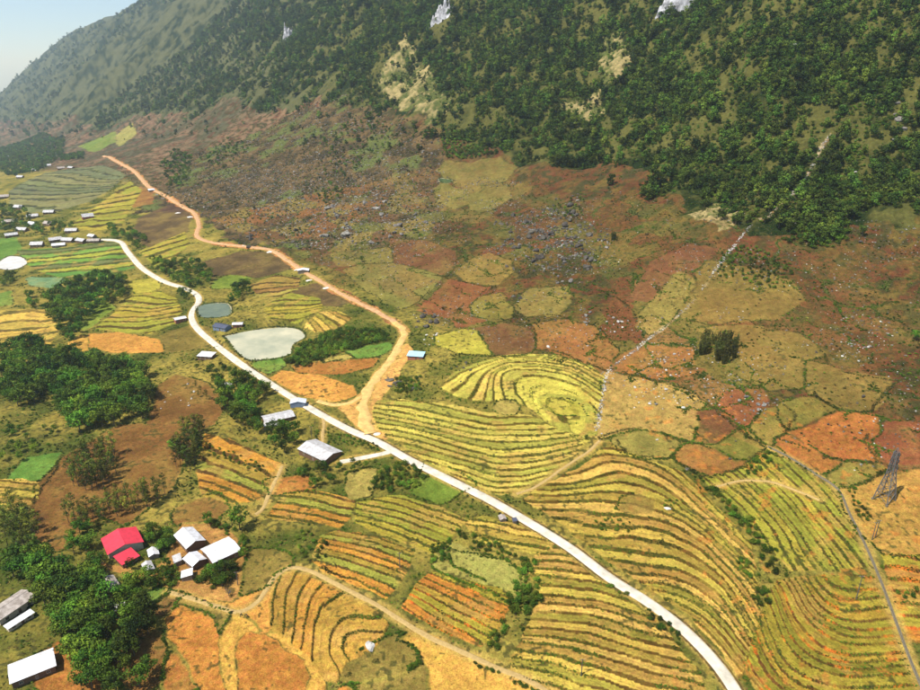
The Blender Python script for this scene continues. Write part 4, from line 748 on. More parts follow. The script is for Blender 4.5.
def resample(pts, step, curve=True):
    p = np.asarray(pts, float)
    if curve and len(p) > 2:
        q = np.vstack([2 * p[0] - p[1], p, 2 * p[-1] - p[-2]]); o = []
        for i in range(1, len(q) - 2):
            for t in np.linspace(0, 1, 12, endpoint=False):
                a, b, c, d = q[i - 1], q[i], q[i + 1], q[i + 2]
                o.append(0.5 * (2 * b + (c - a) * t + (2 * a - 5 * b + 4 * c - d) * t * t + (3 * b - a - 3 * c + d) * t ** 3))
        o.append(p[-1]); p = np.array(o)
    s = np.concatenate([[0], np.cumsum(np.hypot(*np.diff(p, axis=0).T))])
    n = max(2, int(s[-1] / step) + 1); t = np.linspace(0, s[-1], n)
    return np.stack([np.interp(t, s, p[:, 0]), np.interp(t, s, p[:, 1])], 1)

def dist_line(x, y, pts, reach):
    """distance from points to a polyline, inf beyond reach"""
    d = np.full(x.shape, np.inf)
    for a, b in zip(pts[:-1], pts[1:]):
        m = (x > min(a[0], b[0]) - reach) & (x < max(a[0], b[0]) + reach) & (y > min(a[1], b[1]) - reach) & (y < max(a[1], b[1]) + reach)
        i = np.nonzero(m)[0]
        if not len(i): continue
        ab = b - a; l2 = max(ab @ ab, 1e-6)
        t = np.clip(((x[i] - a[0]) * ab[0] + (y[i] - a[1]) * ab[1]) / l2, 0, 1)
        d[i] = np.minimum(d[i], np.hypot(x[i] - a[0] - t * ab[0], y[i] - a[1] - t * ab[1]))
    return d

def poly_points(poly, spacing, rng, jitter=0.42):
    p = np.asarray(poly); pts = []
    gx, gy = np.meshgrid(np.arange(p[:, 0].min(), p[:, 0].max() + spacing, spacing), np.arange(p[:, 1].min(), p[:, 1].max() + spacing, spacing))
    gx = gx.ravel() + rng.uniform(-jitter, jitter, gx.size) * spacing; gy = gy.ravel() + rng.uniform(-jitter, jitter, gy.size) * spacing
    k = in_poly(gx, gy, poly)
    return np.stack([gx[k], gy[k]], 1)

# ------------------------------------------------------------------ land cover
COLOURS = {
    'ygreen': (0.42, 0.37, 0.08), 'green': (0.17, 0.22, 0.045), 'bright': (0.12, 0.21, 0.05), 'tan': (0.40, 0.28, 0.105),
    'gold': (0.47, 0.30, 0.085), 'orange': (0.33, 0.15, 0.05), 'orangebrown': (0.26, 0.135, 0.052), 'red': (0.20, 0.085, 0.042),
    'brown': (0.15, 0.078, 0.04), 'darkbrown': (0.09, 0.055, 0.038), 'olivegreen': (0.25, 0.215, 0.06), 'drygreen': (0.27, 0.22, 0.075),
    'palegreen': (0.31, 0.29, 0.095), 'dryolive': (0.20, 0.15, 0.05), 'yellowtan': (0.36, 0.29, 0.10), 'redsoil': (0.175, 0.085, 0.036),
    'lime': (0.46, 0.40, 0.10), 'drygold': (0.31, 0.225, 0.075), 'pasture': (0.22, 0.19, 0.065), 'knoll': (0.36, 0.225, 0.07), 'earth': (0.56, 0.35, 0.13), 'yard': (0.33, 0.20, 0.075), 'orangetan': (0.44, 0.25, 0.075), 'teal': (0.17, 0.27, 0.16), 'paddyorange': (0.40, 0.205, 0.06),
}
PALETTE = {
    'lime': [(0.49, 0.41, 0.11), (0.41, 0.36, 0.095), (0.47, 0.38, 0.11), (0.32, 0.295, 0.075)],
    'yellow': [(0.50, 0.37, 0.10), (0.30, 0.225, 0.06), (0.50, 0.35, 0.11), (0.27, 0.23, 0.055), (0.42, 0.335, 0.085), (0.34, 0.23, 0.07)],
    'ochre': [(0.27, 0.22, 0.045), (0.32, 0.23, 0.05), (0.23, 0.20, 0.04)],
    'olive': [(0.30, 0.27, 0.055), (0.25, 0.24, 0.05), (0.34, 0.28, 0.06)],
    'rust': [(0.36, 0.25, 0.06), (0.30, 0.25, 0.05), (0.40, 0.20, 0.05)],
    'orange': [(0.40, 0.22, 0.055), (0.45, 0.25, 0.06), (0.30, 0.22, 0.055), (0.26, 0.25, 0.06)],
    'gold': [(0.50, 0.36, 0.10), (0.42, 0.32, 0.09)],
    'brownrow': [(0.26, 0.19, 0.06), (0.20, 0.12, 0.05), (0.28, 0.24, 0.07)],
    'grey': [(0.16, 0.17, 0.08), (0.13, 0.14, 0.075), (0.19, 0.18, 0.085)],
    'paddy': [(0.36, 0.23, 0.06), (0.40, 0.23, 0.06), (0.34, 0.225, 0.06)], 'veg': [(0.14, 0.22, 0.05), (0.10, 0.17, 0.045), (0.30, 0.30, 0.06), (0.16, 0.24, 0.06), (0.13, 0.14, 0.06)],
}
RISER = {'lime': (0.17, 0.13, 0.035), 'yellow': (0.15, 0.10, 0.03), 'ochre': (0.15, 0.085, 0.03), 'olive': (0.12, 0.09, 0.03),
         'rust': (0.20, 0.10, 0.035), 'orange': (0.13, 0.08, 0.03), 'gold': (0.22, 0.16, 0.06), 'brownrow': (0.12, 0.08, 0.035),
         'grey': (0.08, 0.08, 0.05), 'paddy': (0.10, 0.075, 0.025), 'veg': (0.09, 0.10, 0.035)}

NTH = 860
TH = np.linspace(math.radians(-47), math.radians(47), NTH)
def rows():
    r = [105.0]
    while r[-1] < 10000:
        x = r[-1]
        dr = float(np.interp(x, [105, 180, 300, 450, 700, 1000, 1600, 2600, 5000, 10000], [0.5, 0.42, 0.55, 0.9, 1.5, 2.2, 5.0, 16, 60, 160]))
        r.append(x + dr)
    return np.array(r)
RR = rows(); NR = len(RR)
print('grid', NTH, NR, NTH * NR)
GX = (RR[:, None] * np.sin(TH)[None, :]).ravel(); GY = (RR[:, None] * np.cos(TH)[None, :]).ravel()
GR = np.repeat(RR, NTH)
GZ = base_z(GX, GY)
GD = foot_d(GX, GY)
COVER = np.zeros((len(GX), 3)); LABEL = np.zeros(len(GX), np.int32)
MARK = np.zeros(len(GX))           # roughness of the ground: 1 wild, 0 tilled

def mix(mask, col, k=1.0):
    COVER[mask] = COVER[mask] * (1 - k) + np.asarray(col) * k

# wild cover: olive valley, red stony foot slopes, green upper slopes
n_big = fbm(GX / 60, GY / 60, 4, 31); n_mid = fbm(GX / 14, GY / 14, 4, 37); n_fin = fbm(GX / 3.2, GY / 3.2, 3, 41)
def lerp3(a, b, t): return np.asarray(a)[None, :] * (1 - t[:, None]) + np.asarray(b)[None, :] * t[:, None]
val = lerp3((0.075, 0.085, 0.022), (0.28, 0.225, 0.065), smooth(0.3, 0.7, n_mid * 0.6 + n_big * 0.4))
slope_c = lerp3((0.105, 0.055, 0.025), (0.12, 0.088, 0.03), smooth(0.38, 0.58, n_big * 0.6 + n_mid * 0.4))
farmix = smooth(650, 1500, GR)[:, None]  # slopes turn greyer with viewing distance: haze mixed into their colour
slope_c = slope_c * (1 - farmix) + lerp3((0.09, 0.085, 0.05), (0.19, 0.13, 0.08), smooth(0.35, 0.62, n_big)) * farmix
n_spk = fbm(GX / 5.5, GY / 5.5, 3, 43)
dk_ = smooth(0.55, 0.42, n_spk * 0.7 + n_mid * 0.3)[:, None]
slope_c = slope_c * (1 - dk_) + np.array((0.05, 0.045, 0.02)) * dk_
rd_ = smooth(0.60, 0.70, fbm(GX / 8 + 5, GY / 8, 3, 47))[:, None] * 0.7
slope_c = slope_c * (1 - rd_) + np.array((0.10, 0.042, 0.024)) * rd_
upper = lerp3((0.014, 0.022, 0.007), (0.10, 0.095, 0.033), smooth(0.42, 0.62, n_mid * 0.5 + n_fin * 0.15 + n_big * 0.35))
t1 = smooth(-35, 15, GD + (n_big - 0.5) * 60)[:, None]
COVER[:] = val * (1 - t1) + slope_c * t1
MARK[:] = 1.0
wx = GX + (fbm(GX / 22, GY / 22, 3, 51) - 0.5) * 40; wy = GY + (fbm(GX / 22, GY / 22, 3, 53) - 0.5) * 40
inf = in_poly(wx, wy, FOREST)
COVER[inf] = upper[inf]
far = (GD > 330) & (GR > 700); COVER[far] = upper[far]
lf = (smooth(-0.12, -0.26, GX / GY) * smooth(0.40, 0.58, n_big * 0.5 + n_mid * 0.5) * 0.85)[:, None]
kf = inf | far
COVER[kf] = (COVER * (1 - lf) + np.array((0.095, 0.095, 0.048)) * lf)[kf]
upper *= 1.0
scr = in_poly(wx, wy, SCREE)
sc_c = lerp3((0.045, 0.037, 0.022), (0.135, 0.095, 0.048), smooth(0.35, 0.65, n_mid * 0.5 + n_fin * 0.5))
g = smooth(0.56, 0.66, n_big * 0.6 + n_mid * 0.4)[:, None]
sc_c = sc_c * (1 - g) + np.array((0.10, 0.11, 0.04)) * g
COVER[scr] = sc_c[scr]
for pp in PALE:
    k = in_poly(wx * 0.5 + GX * 0.5, wy * 0.5 + GY * 0.5, pp)
    COVER[k] = lerp3((0.08, 0.09, 0.03), (0.33, 0.27, 0.14), smooth(0.40, 0.64, n_mid * 0.6 + n_fin * 0.4))[k]
# patchwork of small hillside plots with overgrown banks between them
def voronoi(x, y, size, seed):
    cx = np.floor(x / size).astype(np.int64); cy = np.floor(y / size).astype(np.int64)
    d1 = np.full(x.shape, 1e9); d2 = np.full(x.shape, 1e9); idc = np.zeros(x.shape, np.int64)
    for i in (-1, 0, 1):
        for j in (-1, 0, 1):
            a, b = cx + i, cy + j
            jx = vnoise(a + 0.001, b + 0.001, seed); jy = vnoise(a + 0.001, b + 0.001, seed + 1)
            d = np.hypot(x - (a + jx) * size, y - (b + jy) * size)
            c = d < d1
            d2 = np.where(c, d1, np.minimum(d2, d)); idc = np.where(c, a * 7919 + b * 104729, idc); d1 = np.where(c, d, d1)
    return d1, d2, idc
foot = np.nonzero((GD > -10) & (GD < 230) & ~inf & (GR < 1000) & (GY < 900))[0]
fx = GX[foot] + (fbm(GX[foot] / 9, GY[foot] / 9, 3, 61) - 0.5) * 14; fy = GY[foot] + (fbm(GX[foot] / 9, GY[foot] / 9, 3, 63) - 0.5) * 14
fs, ft = fx * AX[0] + fy * AX[1], fx * 0.77 + fy * 0.64
d1, d2, cid = voronoi(fs / 1.7, ft, 24.0, 71)
rv = ((cid * 2654435761) & 0xffff) / 65535.0
pal = np.array([(0.18, 0.095, 0.04), (0.145, 0.07, 0.033), (0.20, 0.155, 0.055), (0.16, 0.13, 0.042), (0.115, 0.068, 0.034), (0.21, 0.13, 0.052), (0.13, 0.125, 0.04)])
pc = pal[(rv * 6.99).astype(int)]
w = (0.85 * smooth(0.34, 0.52, fbm(GX[foot] / 45, GY[foot] / 45, 3, 67)) * np.interp(GD[foot], [90, 190], [1.0, 0.45]) * np.where(fx > 190, 0.6, 1.0))[:, None]
COVER[foot] = COVER[foot] * (1 - w) + pc * w
bank = ((d2 - d1) < 1.3) & (fbm(GX[foot] / 19, GY[foot] / 19, 3, 69) > 0.52)
COVER[foot[bank]] = (0.075, 0.08, 0.028)
BANK_IDX = foot[bank]

gul = dist_line(GX, GY, resample(GULLY, 5.0), 9.0)
kg = (fbm(GX / 25, GY / 25, 2, 213) > 0.42) & (gul < 0.1 + 2.2 * fbm(GX / 8, GY / 8, 2, 211))
COVER[kg] = lerp3((0.20, 0.14, 0.07), (0.42, 0.34, 0.22), smooth(0.35, 0.6, n_fin))[kg]
# terraces
def tps(px, py, ph, x, y):
    n = len(px)
    def K(a, b, c, d):
        r2 = (a[:, None] - c[None, :]) ** 2 + (b[:, None] - d[None, :]) ** 2
        return 0.5 * r2 * np.log(r2 + 1e-9)
    A = np.zeros((n + 3, n + 3)); A[:n, :n] = K(px, py, px, py) + np.eye(n) * 0.02
    A[:n, n] = 1; A[:n, n + 1] = px; A[:n, n + 2] = py; A[n:, :n] = A[:n, n:].T
    sol = np.linalg.solve(A, np.concatenate([ph, [0, 0, 0]]))
    o = np.empty(len(x))
    for i in range(0, len(x), 20000):
        xs, ys = x[i:i + 20000], y[i:i + 20000]
        o[i:i + 20000] = K(xs, ys, px, py) @ sol[:n] + sol[n] + sol[n + 1] * xs + sol[n + 2] * ys
    return o

road_lines = {k: resample(v[0], 6.0) for k, v in ROADS.items()}
near_road = np.full(len(GX), np.inf)
for k, (pts, wd) in ROADS.items():
    near_road = np.minimum(near_road, dist_line(GX, GY, road_lines[k], wd * 0.5 + 6) - wd * 0.5)
canal_line = resample(CANAL, 4.0)
near_road = np.minimum(near_road, dist_line(GX, GY, canal_line, 5) - 0.7)
keep = smooth(0.4, 2.2, near_road)

lw_x = GX + (fbm(GX / 6, GY / 6, 3, 81) - 0.5) * 2.4; lw_y = GY + (fbm(GX / 6, GY / 6, 3, 83) - 0.5) * 2.4
parts = []          # (plain name, list index) of each countable plot
TUFTS = []; EDGES = []
OFF = np.zeros(len(GX))
next_label = 1
bank_gap = fbm(GX / 13, GY / 13, 2, 203)
SMOOTH_PLOTS = ('paddyorange', 'gold', 'orangetan', 'earth', 'yard', 'lime')
def paint_plot(ci, k, lab, inner):
    base = np.array(COLOURS[ci])
    hv = ((lab * 2654435761) & 0xffff) / 65535.0
    t = smooth(0.3, 0.7, n_mid[k] * 0.6 + n_fin[k] * 0.4)[:, None]
    c = base * (0.84 + 0.3 * t) * (0.93 + 0.14 * hv)
    wild = smooth(0.50, 0.68, n_big[k] * 0.35 + n_mid[k] * 0.65)[:, None] * (0.2 if ci in SMOOTH_PLOTS else 0.55)
    c = c * (1 - wild) + (base * 0.45 + np.array((0.21, 0.17, 0.055)) * 0.55) * wild
    soft = inner[:, None] * (1.0 if ci in SMOOTH_PLOTS else 0.55 if ci in ('drygreen', 'olivegreen', 'drygold', 'pasture') else 0.75)
    COVER[k] = COVER[k] * (1 - soft) + c * soft
def plot_box(poly, m):
    q = np.array(poly)
    return np.nonzero((GX > q[:, 0].min() - m) & (GX < q[:, 0].max() + m) & (GY > q[:, 1].min() - m) & (GY < q[:, 1].max() + m))[0]
def till_all(fields, grow):
    """plots side by side: each reaches out to its neighbours, with overgrown banks where they meet"""
    global next_label
    D1 = np.full(len(GX), np.inf); D2 = np.full(len(GX), np.inf); ID = np.full(len(GX), -1)
    for i, (ci, poly) in enumerate(fields):
        box = plot_box(poly, grow + 6)
        ed = dist_line(lw_x[box], lw_y[box], np.array(poly + [poly[0]]), grow + 4)
        ink = in_poly(lw_x[box], lw_y[box], poly)
        sd = np.where(ink, -np.minimum(ed, 50.0), ed)
        if ci in SMOOTH_PLOTS: sd = np.where(sd > 0, sd * 2.5, sd)
        c = sd < D1[box]
        D2[box] = np.where(c, D1[box], np.minimum(D2[box], sd)); ID[box] = np.where(c, i, ID[box]); D1[box] = np.where(c, sd, D1[box])
    lim = grow * (0.5 + 0.9 * bank_gap)
    for i, (ci, poly) in enumerate(fields):
        box = plot_box(poly, grow + 6)
        k = box[(ID[box] == i) & (D1[box] < lim[box])]
        if not len(k): continue
        gap = np.minimum(lim[k] - D1[k], (D2[k] - D1[k]) * 0.5)
        paint_plot(ci, k, next_label, smooth(-0.2, 1.6, gap + (n_fin[k] - 0.5) * 1.6))
        wdt = 0.28 if ci in SMOOTH_PLOTS else 0.42
        ln = (gap < wdt + 0.9 * (n_mid[k] - 0.4)) & (bank_gap[k] > 0.38) & (GR[k] < 900)
        line = k[ln]
        OFF[k] = 0.0
        if ci not in ('lime', 'yard', 'earth'):
            COVER[line] = np.array((0.075, 0.068, 0.026)) * (0.6 + 0.9 * n_fin[line])[:, None]
            OFF[line] = 0.35
            if ci not in SMOOTH_PLOTS: EDGES.append(line)
        LABEL[k] = next_label; MARK[k] = 0.25
        parts.append((next_label, 'field')); next_label += 1
till_all(FIELDS, 3.6)
for zi, (zn, poly, guides, S, pal_name) in enumerate(TERRACES):
    k = np.nonzero(in_poly(lw_x, lw_y, poly))[0]
    if not len(k): continue
    gp = [(resample(g, 9.0, False), ph) for ph, g in guides]
    px = np.concatenate([g[:, 0] for g, _ in gp]); py = np.concatenate([g[:, 1] for g, _ in gp]); ph = np.concatenate([np.full(len(g), float(p)) for g, p in gp])
    cx, cy = px.mean(), py.mean(); sc = 60.0
    phi = tps((px - cx) / sc, (py - cy) / sc, ph, (GX[k] - cx) / sc, (GY[k] - cy) / sc)
    phi = phi + (fbm(GX[k] / 16, GY[k] / 16, 3, 91 + zi) - 0.5) * 0.55
    wv = fbm(GX[k] / 38, GY[k] / 38, 2, 191 + zi)
    q = np.floor(wv * 7).astype(int); phi = phi + (((q * 7919 + zi * 31) * 2654435761 & 0xff) / 255.0 - 0.5) * 0.16
    phi = phi + 0.5 * (vnoise(phi * 0.8, phi * 0 + zi * 3.3, 17) - 0.5)
    nlev = np.floor(phi).astype(int); f = phi - nlev
    rw = (0.10 + 0.20 * fbm(GX[k] / 20, GY[k] / 20, 2, 95)) * (0.6 if pal_name == 'paddy' else 1.0)
    tread = f < 1 - rw
    OFF[k] += 1.25 * np.where(tread, S * f, S * (f - (f - (1 - rw)) / rw)) * keep[k]
    P = np.array(PALETTE[pal_name]); hsh = ((nlev * 7349 + zi * 911) * 2654435761) & 0xffff
    along = fbm(GX[k] / 26 + nlev * 3.7, GY[k] / 26, 3, 97)
    c = P[(hsh % len(P))] * (0.78 + 0.5 * along)[:, None]
    worn = smooth(0.55, 0.68, fbm(GX[k] / 11, GY[k] / 11, 3, 99))[:, None] * 0.55
    c = c * (1 - worn) + np.array((0.40, 0.26, 0.09) if pal_name != 'grey' else (0.18, 0.16, 0.09)) * worn
    rc = np.array(RISER[pal_name]) * (0.3 + 0.65 * n_fin[k])[:, None]  # brown bank soil, darkened further to paint in the riser's shade
    green = smooth(0.5, 0.6, n_mid[k])[:, None]
    rc = rc * (1 - green * 0.35) + np.array((0.10, 0.11, 0.03)) * green * 0.35
    if pal_name in ('ochre', 'rust'):
        red = smooth(0.56, 0.64, fbm(GX[k] / 7, GY[k] / 7, 3, 101))[:, None]
        rc = rc * (1 - red) + np.array((0.42, 0.16, 0.035)) * red
    fade = smooth(0.58, 0.70, fbm(GX[k] / 9, GY[k] / 9, 3, 231))[:, None] * 0.4
    rc = rc * (1 - fade) + c * 0.8 * fade
    mid = np.exp(-((f - 0.40) / 0.06) ** 2) * smooth(0.42, 0.58, fbm(GX[k] / 17, GY[k] / 17 + zi, 3, 237)) * 0.5
    c = c * (1 - mid[:, None]) + np.array((0.13, 0.10, 0.035)) * mid[:, None]
    lip = smooth(1 - rw - 0.12, 1 - rw, f)[:, None] * 0.35
    c = c * (1 - lip) + np.array((0.24, 0.22, 0.06)) * lip
    COVER[k] = np.where(tread[:, None], c, rc)
    MARK[k] = 0.3
    for lv in np.unique(nlev):
        q = k[nlev == lv]
        if len(q) > 60:
            LABEL[q] = next_label; parts.append((next_label, 'terrace')); next_label += 1
        else:
            LABEL[q] = 0
    TUFTS.append(k[(f > 1 - rw * 0.95) & (f < 1 - rw * 0.2) & (GR[k] < 560) & (n_mid[k] > 0.40)])
till_all(FIELDS2, 0.6)
cut = dist_line(GX, GY, road_lines['dirt_road'], 9.0)
kc = (cut < 3.0 + 9 * (fbm(GX / 18, GY / 18, 3, 221) - 0.4)) & (cut < 8)
COVER[kc] = lerp3((0.24, 0.11, 0.055), (0.44, 0.22, 0.10), smooth(0.3, 0.7, n_fin))[kc]
spot = (GX > 70) & (GD < 20) & (GD > -190) & (GR < 420)
so = smooth(0.64, 0.72, fbm(GX / 5, GY / 5, 4, 227)) * np.where(spot, 1, 0) * np.where(GX > 100, 0.5, 0.2)
COVER[:] = COVER * (1 - so[:, None]) + np.array((0.42, 0.19, 0.055)) * so[:, None]
# trodden margins beside the roads
edge = smooth(3.0, 0.6, near_road)[:, None] * (0.45 + 0.5 * n_fin)[:, None]
COVER[:] = COVER * (1 - edge) + np.array((0.40, 0.29, 0.10)) * edge
drain = dist_line(GX, GY, road_lines['concrete_road'], 4.0) - 2.1
kd = (drain > 0.25) & (drain < 1.0) & (fbm(GX / 12, GY / 12, 2, 241) > 0.45) & (GR < 520)
COVER[kd] = np.array((0.12, 0.085, 0.04)) * (0.6 + 0.8 * n_fin[kd])[:, None]
n_pix = vnoise(GX / 0.9, GY / 0.9, 251) * 0.6 + vnoise(GX / 0.45, GY / 0.45, 253) * 0.4
near_w = smooth(1100, 500, GR)
COVER[:] *= (1 + (n_pix - 0.5) * 0.55 * near_w)[:, None]
spk = smooth(0.74, 0.84, vnoise(GX / 1.5 + 3, GY / 1.5, 255) * 0.65 + n_mid * 0.45 + (MARK > 0.5) * 0.07) * near_w
COVER[:] = COVER * (1 - 0.8 * spk[:, None]) + np.array((0.055, 0.055, 0.02)) * 0.8 * spk[:, None]
lum = COVER.mean(1, keepdims=True)
COVER[:] = lum * (COVER / lum) ** 1.34 * 0.80
# ponds are dug in
pond_z = {}
for pk, poly in PONDS.items():
    pp = resample(poly + [poly[0]], 3.0)
    lev = float(base_z(pp[:, 0], pp[:, 1]).mean()) - 0.2
    k = in_poly(GX, GY, pp); dd = dist_line(GX, GY, pp, 8.0)
    pond_z[pk] = (lev, pp)
    rim = np.where(k, 0.0, dd); rm = (rim < 7.0)
    t = smooth(7.0, 0.5, rim)
    GZ[rm] = GZ[rm] * (1 - t[rm]) + (lev + np.where(k, -0.6 * smooth(0, 2.0, np.where(np.isfinite(dd), dd, 2.0)), 0.12))[rm] * t[rm]
    OFF[rm] *= 1 - t[rm]
    COVER[k] = (0.50, 0.42, 0.27); MARK[k] = 0; LABEL[k] = 0
    rl = np.nonzero((~k) & (dd > 0.3) & (dd < 1.9) & (n_mid > 0.40))[0]
    COVER[rl] = (0.06, 0.06, 0.022); EDGES.append(rl)
MARK *= keep
rough_amp = np.interp(GR, [150, 500, 1200, 3000], [0.5, 0.9, 2.0, 4.0])
OFF += (n_fin - 0.5) * rough_amp * MARK * np.where(inf | scr, 1.6, 1.0)
OFF += (n_mid - 0.5) * 3.0 * MARK * np.where(inf | scr, 2.0, 0.6)
GZ = GZ + OFF
ZG = GZ.reshape(NR, NTH)

def gz(x, y):
    """height of the finished ground"""
    x = np.asarray(x, float); y = np.asarray(y, float)
    r = np.hypot(x, y); th = np.arctan2(x, y)
    i = np.clip(np.interp(r, RR, np.arange(NR)), 0, NR - 1.001); j = np.clip((th - TH[0]) / (TH[1] - TH[0]), 0, NTH - 1.001)
    i0 = i.astype(int) if i.ndim else int(i); j0 = j.astype(int) if j.ndim else int(j)
    a = i - i0; b = j - j0
    return (ZG[i0, j0] * (1 - a) + ZG[i0 + 1, j0] * a) * (1 - b) + (ZG[i0, j0 + 1] * (1 - a) + ZG[i0 + 1, j0 + 1] * a) * b

# faces, split into the ground and its plots
ii, jj = np.meshgrid(np.arange(NR - 1), np.arange(NTH - 1), indexing='ij')
a0 = (ii * NTH + jj).ravel()
QUADS = np.stack([a0, a0 + 1, a0 + NTH + 1, a0 + NTH], 1)[:, ::-1]
flab = LABEL[a0]
GV = np.stack([GX, GY, GZ], 1).astype(np.float32)
order = np.argsort(flab, kind='stable'); sf = flab[order]
bounds = np.searchsorted(sf, np.arange(next_label + 1))
def cover_mesh(name, faces):
    used, inv = np.unique(faces.ravel(), return_inverse=True)
    me = mesh_np(name, GV[used], inv.reshape(-1, 4), None, MAT_GROUND, True)
    at = me.color_attributes.new('cover', 'FLOAT_COLOR', 'POINT')
    cc = np.ones((len(used), 4), np.float32); cc[:, :3] = np.clip(COVER[used], 0.003, 0.95)
    at.data.foreach_set('color', cc.ravel())
    return me
ground = obj('ground', cover_mesh('ground', QUADS[order[bounds[0]:bounds[1]]]), kind='structure', label='valley floor and mountain slopes of earth and grass')
for lb, nm in parts:
    fs_ = QUADS[order[bounds[lb]:bounds[lb + 1]]]
    if len(fs_) > 8:
        obj(nm, cover_mesh(nm, fs_), ground)
print('plots', len(ground.children))

# ------------------------------------------------------------------ roads, paths, channel
def strip(name, pts, width, mat, lift=0.12, step=2.0, wob=0.0, label=None, taper=None, kind='structure'):
    p = resample(pts, step); t = np.gradient(p, axis=0); t /= np.hypot(t[:, 0], t[:, 1])[:, None]
    nrm = np.stack([t[:, 1], -t[:, 0]], 1)
    r = np.hypot(p[:, 0], p[:, 1]); up = lift + r * 0.0006
    wl = width * 0.5 + (fbm(np.arange(len(p)) * 0.3, 0 * r, 3, 7) - 0.5) * wob
    wr = width * 0.5 + (fbm(np.arange(len(p)) * 0.3, 0 * r + 9, 3, 8) - 0.5) * wob
    if taper is not None:
        wl = wl * taper(np.linspace(0, 1, len(p))); wr = wr * taper(np.linspace(0, 1, len(p)))
    sides = [-(wl + 0.5 + r * 0.001), -wl, -wl * 0.5, 0 * wl, wr * 0.5, wr, wr + 0.5 + r * 0.001]
    drop = [-0.9, 0, 0.02, 0.05, 0.02, 0, -0.9]
    zc = gz(p[:, 0], p[:, 1])
    zc = np.convolve(np.pad(zc, 2, 'edge'), np.ones(5) / 5, 'valid')
    cols = []
    for s, dz in zip(sides, drop):
        q = p + nrm * s[:, None]
        z = np.maximum(gz(q[:, 0], q[:, 1]), zc - 0.1) * 0.5 + zc * 0.5 if dz > -0.5 else np.minimum(gz(q[:, 0], q[:, 1]), zc)
        cols.append(np.column_stack([q, z + up + dz]))
    V = np.stack(cols, 1); n, m = V.shape[:2]
    a = (np.arange(n - 1)[:, None] * m + np.arange(m - 1)[None, :]).ravel()
    me = mesh_np(name, V.reshape(-1, 3), np.stack([a, a + 1, a + m + 1, a + m], 1)[:, ::-1], None, mat, False)
    return obj(name, me, kind=kind, label=label)
strip('concrete_road', ROADS['concrete_road'][0], 3.9, MAT['concrete'], 0.22, label='white concrete road running down through the terraces')
strip('dirt_road', ROADS['dirt_road'][0], 3.3, MAT['dirtred'], 0.16, wob=2.0, label='orange dirt road climbing along the foot of the mountain')
strip('earth_road', ROADS['earth_road'][0], 4.6, MAT['dirt'], 0.19, wob=3.5, label='wide yellow earth road joining the white concrete road', taper=lambda t: 0.75 + 0.7 * t)
strip('dirt_track', ROADS['track'][0], 2.4, MAT['dirt'], 0.13, wob=1.0, label='short earth track joining the dirt road')
strip('village_path', ROADS['village_path'][0], 1.8, MAT['path'], 0.1, wob=0.5, label='narrow pale path from the village to the lower fields')
strip('driveway', ROADS['driveway'][0], 2.8, MAT['concrete'], 0.13, wob=0.6, label='pale driveway from the road to the house')
for nm, lb in (('footpath', 'earth footpath beside the stepped left terraces'), ('hut_footpath', 'earth footpath from the road to the house'),
               ('field_path', 'faint footpath across the diagonal terraces'), ('terrace_path', 'faint footpath below the basin terraces')):
    strip('footpath', ROADS[nm][0], ROADS[nm][1] * 0.8, MAT['path'], 0.08, wob=0.7, label=lb)

# open concrete water channel: two side walls and a bed
ch = obj('water_channel', None, label='narrow concrete water channel running down past the pylon', category='channel')
cp = resample(CANAL, 3.0); ct = np.gradient(cp, axis=0); ct /= np.hypot(ct[:, 0], ct[:, 1])[:, None]; cn = np.stack([ct[:, 1], -ct[:, 0]], 1)
for nm, s0, s1, h0, h1 in (('side_wall', -0.42, -0.22, -0.5, 0.55), ('side_wall', 0.22, 0.42, -0.5, 0.55), ('bed', -0.22, 0.22, -0.5, 0.12)):
    zc = gz(cp[:, 0], cp[:, 1])
    V = np.stack([np.column_stack([cp + cn * s, zc + h]) for s, h in ((s0, h0), (s0, h1), (s1, h1), (s1, h0))], 1)
    a = (np.arange(len(cp) - 1)[:, None] * 4 + np.arange(3)[None, :]).ravel()
    obj(nm, mesh_np(nm, V.reshape(-1, 3), np.stack([a, a + 4, a + 5, a + 1], 1), None, MAT['channel']), ch)

# ------------------------------------------------------------------ ponds
def water_material(name, color, rough, color2, scale):
    m = surface(name, color, rough, 0.3, scale, color2=color2, spec=0.5)
    return m
WM = {'mud': water_material('shallow_mud_water', (0.42, 0.38, 0.25), 0.6, (0.27, 0.28, 0.19), 0.045),
      'green': water_material('green_water', (0.12, 0.14, 0.07), 0.25, (0.08, 0.10, 0.05), 0.1),
      'white': water_material('sky_pale_water', (0.62, 0.55, 0.46), 0.2, (0.50, 0.45, 0.38), 0.08),  # pale base colour stands in for sky mirrored in the water
      'hill': water_material('weedy_water', (0.03, 0.09, 0.035), 0.2, (0.02, 0.06, 0.03), 0.1)}
for pk, lb in (('mud', 'large shallow mud pond beside the concrete road'), ('green', 'small green pond behind the dark blue house'),
               ('white', 'pale pond at the left edge beside bright plots'), ('hill', 'tiny dark green pond on the pale hill plots')):
    lev, pp = pond_z[pk]
    c = pp.mean(0); ring = [(float(x), float(y), lev) for x, y in (c + (pp[:-1] - c) * 1.01)]
    me = bpy.data.meshes.new('pond'); me.from_pydata(ring, [], [tuple(range(len(ring)))]); me.materials.append(WM[pk]); me.update()
    if me.polygons[0].normal.z < 0: me.flip_normals()
    obj('pond_water', me, kind='structure', label=lb)

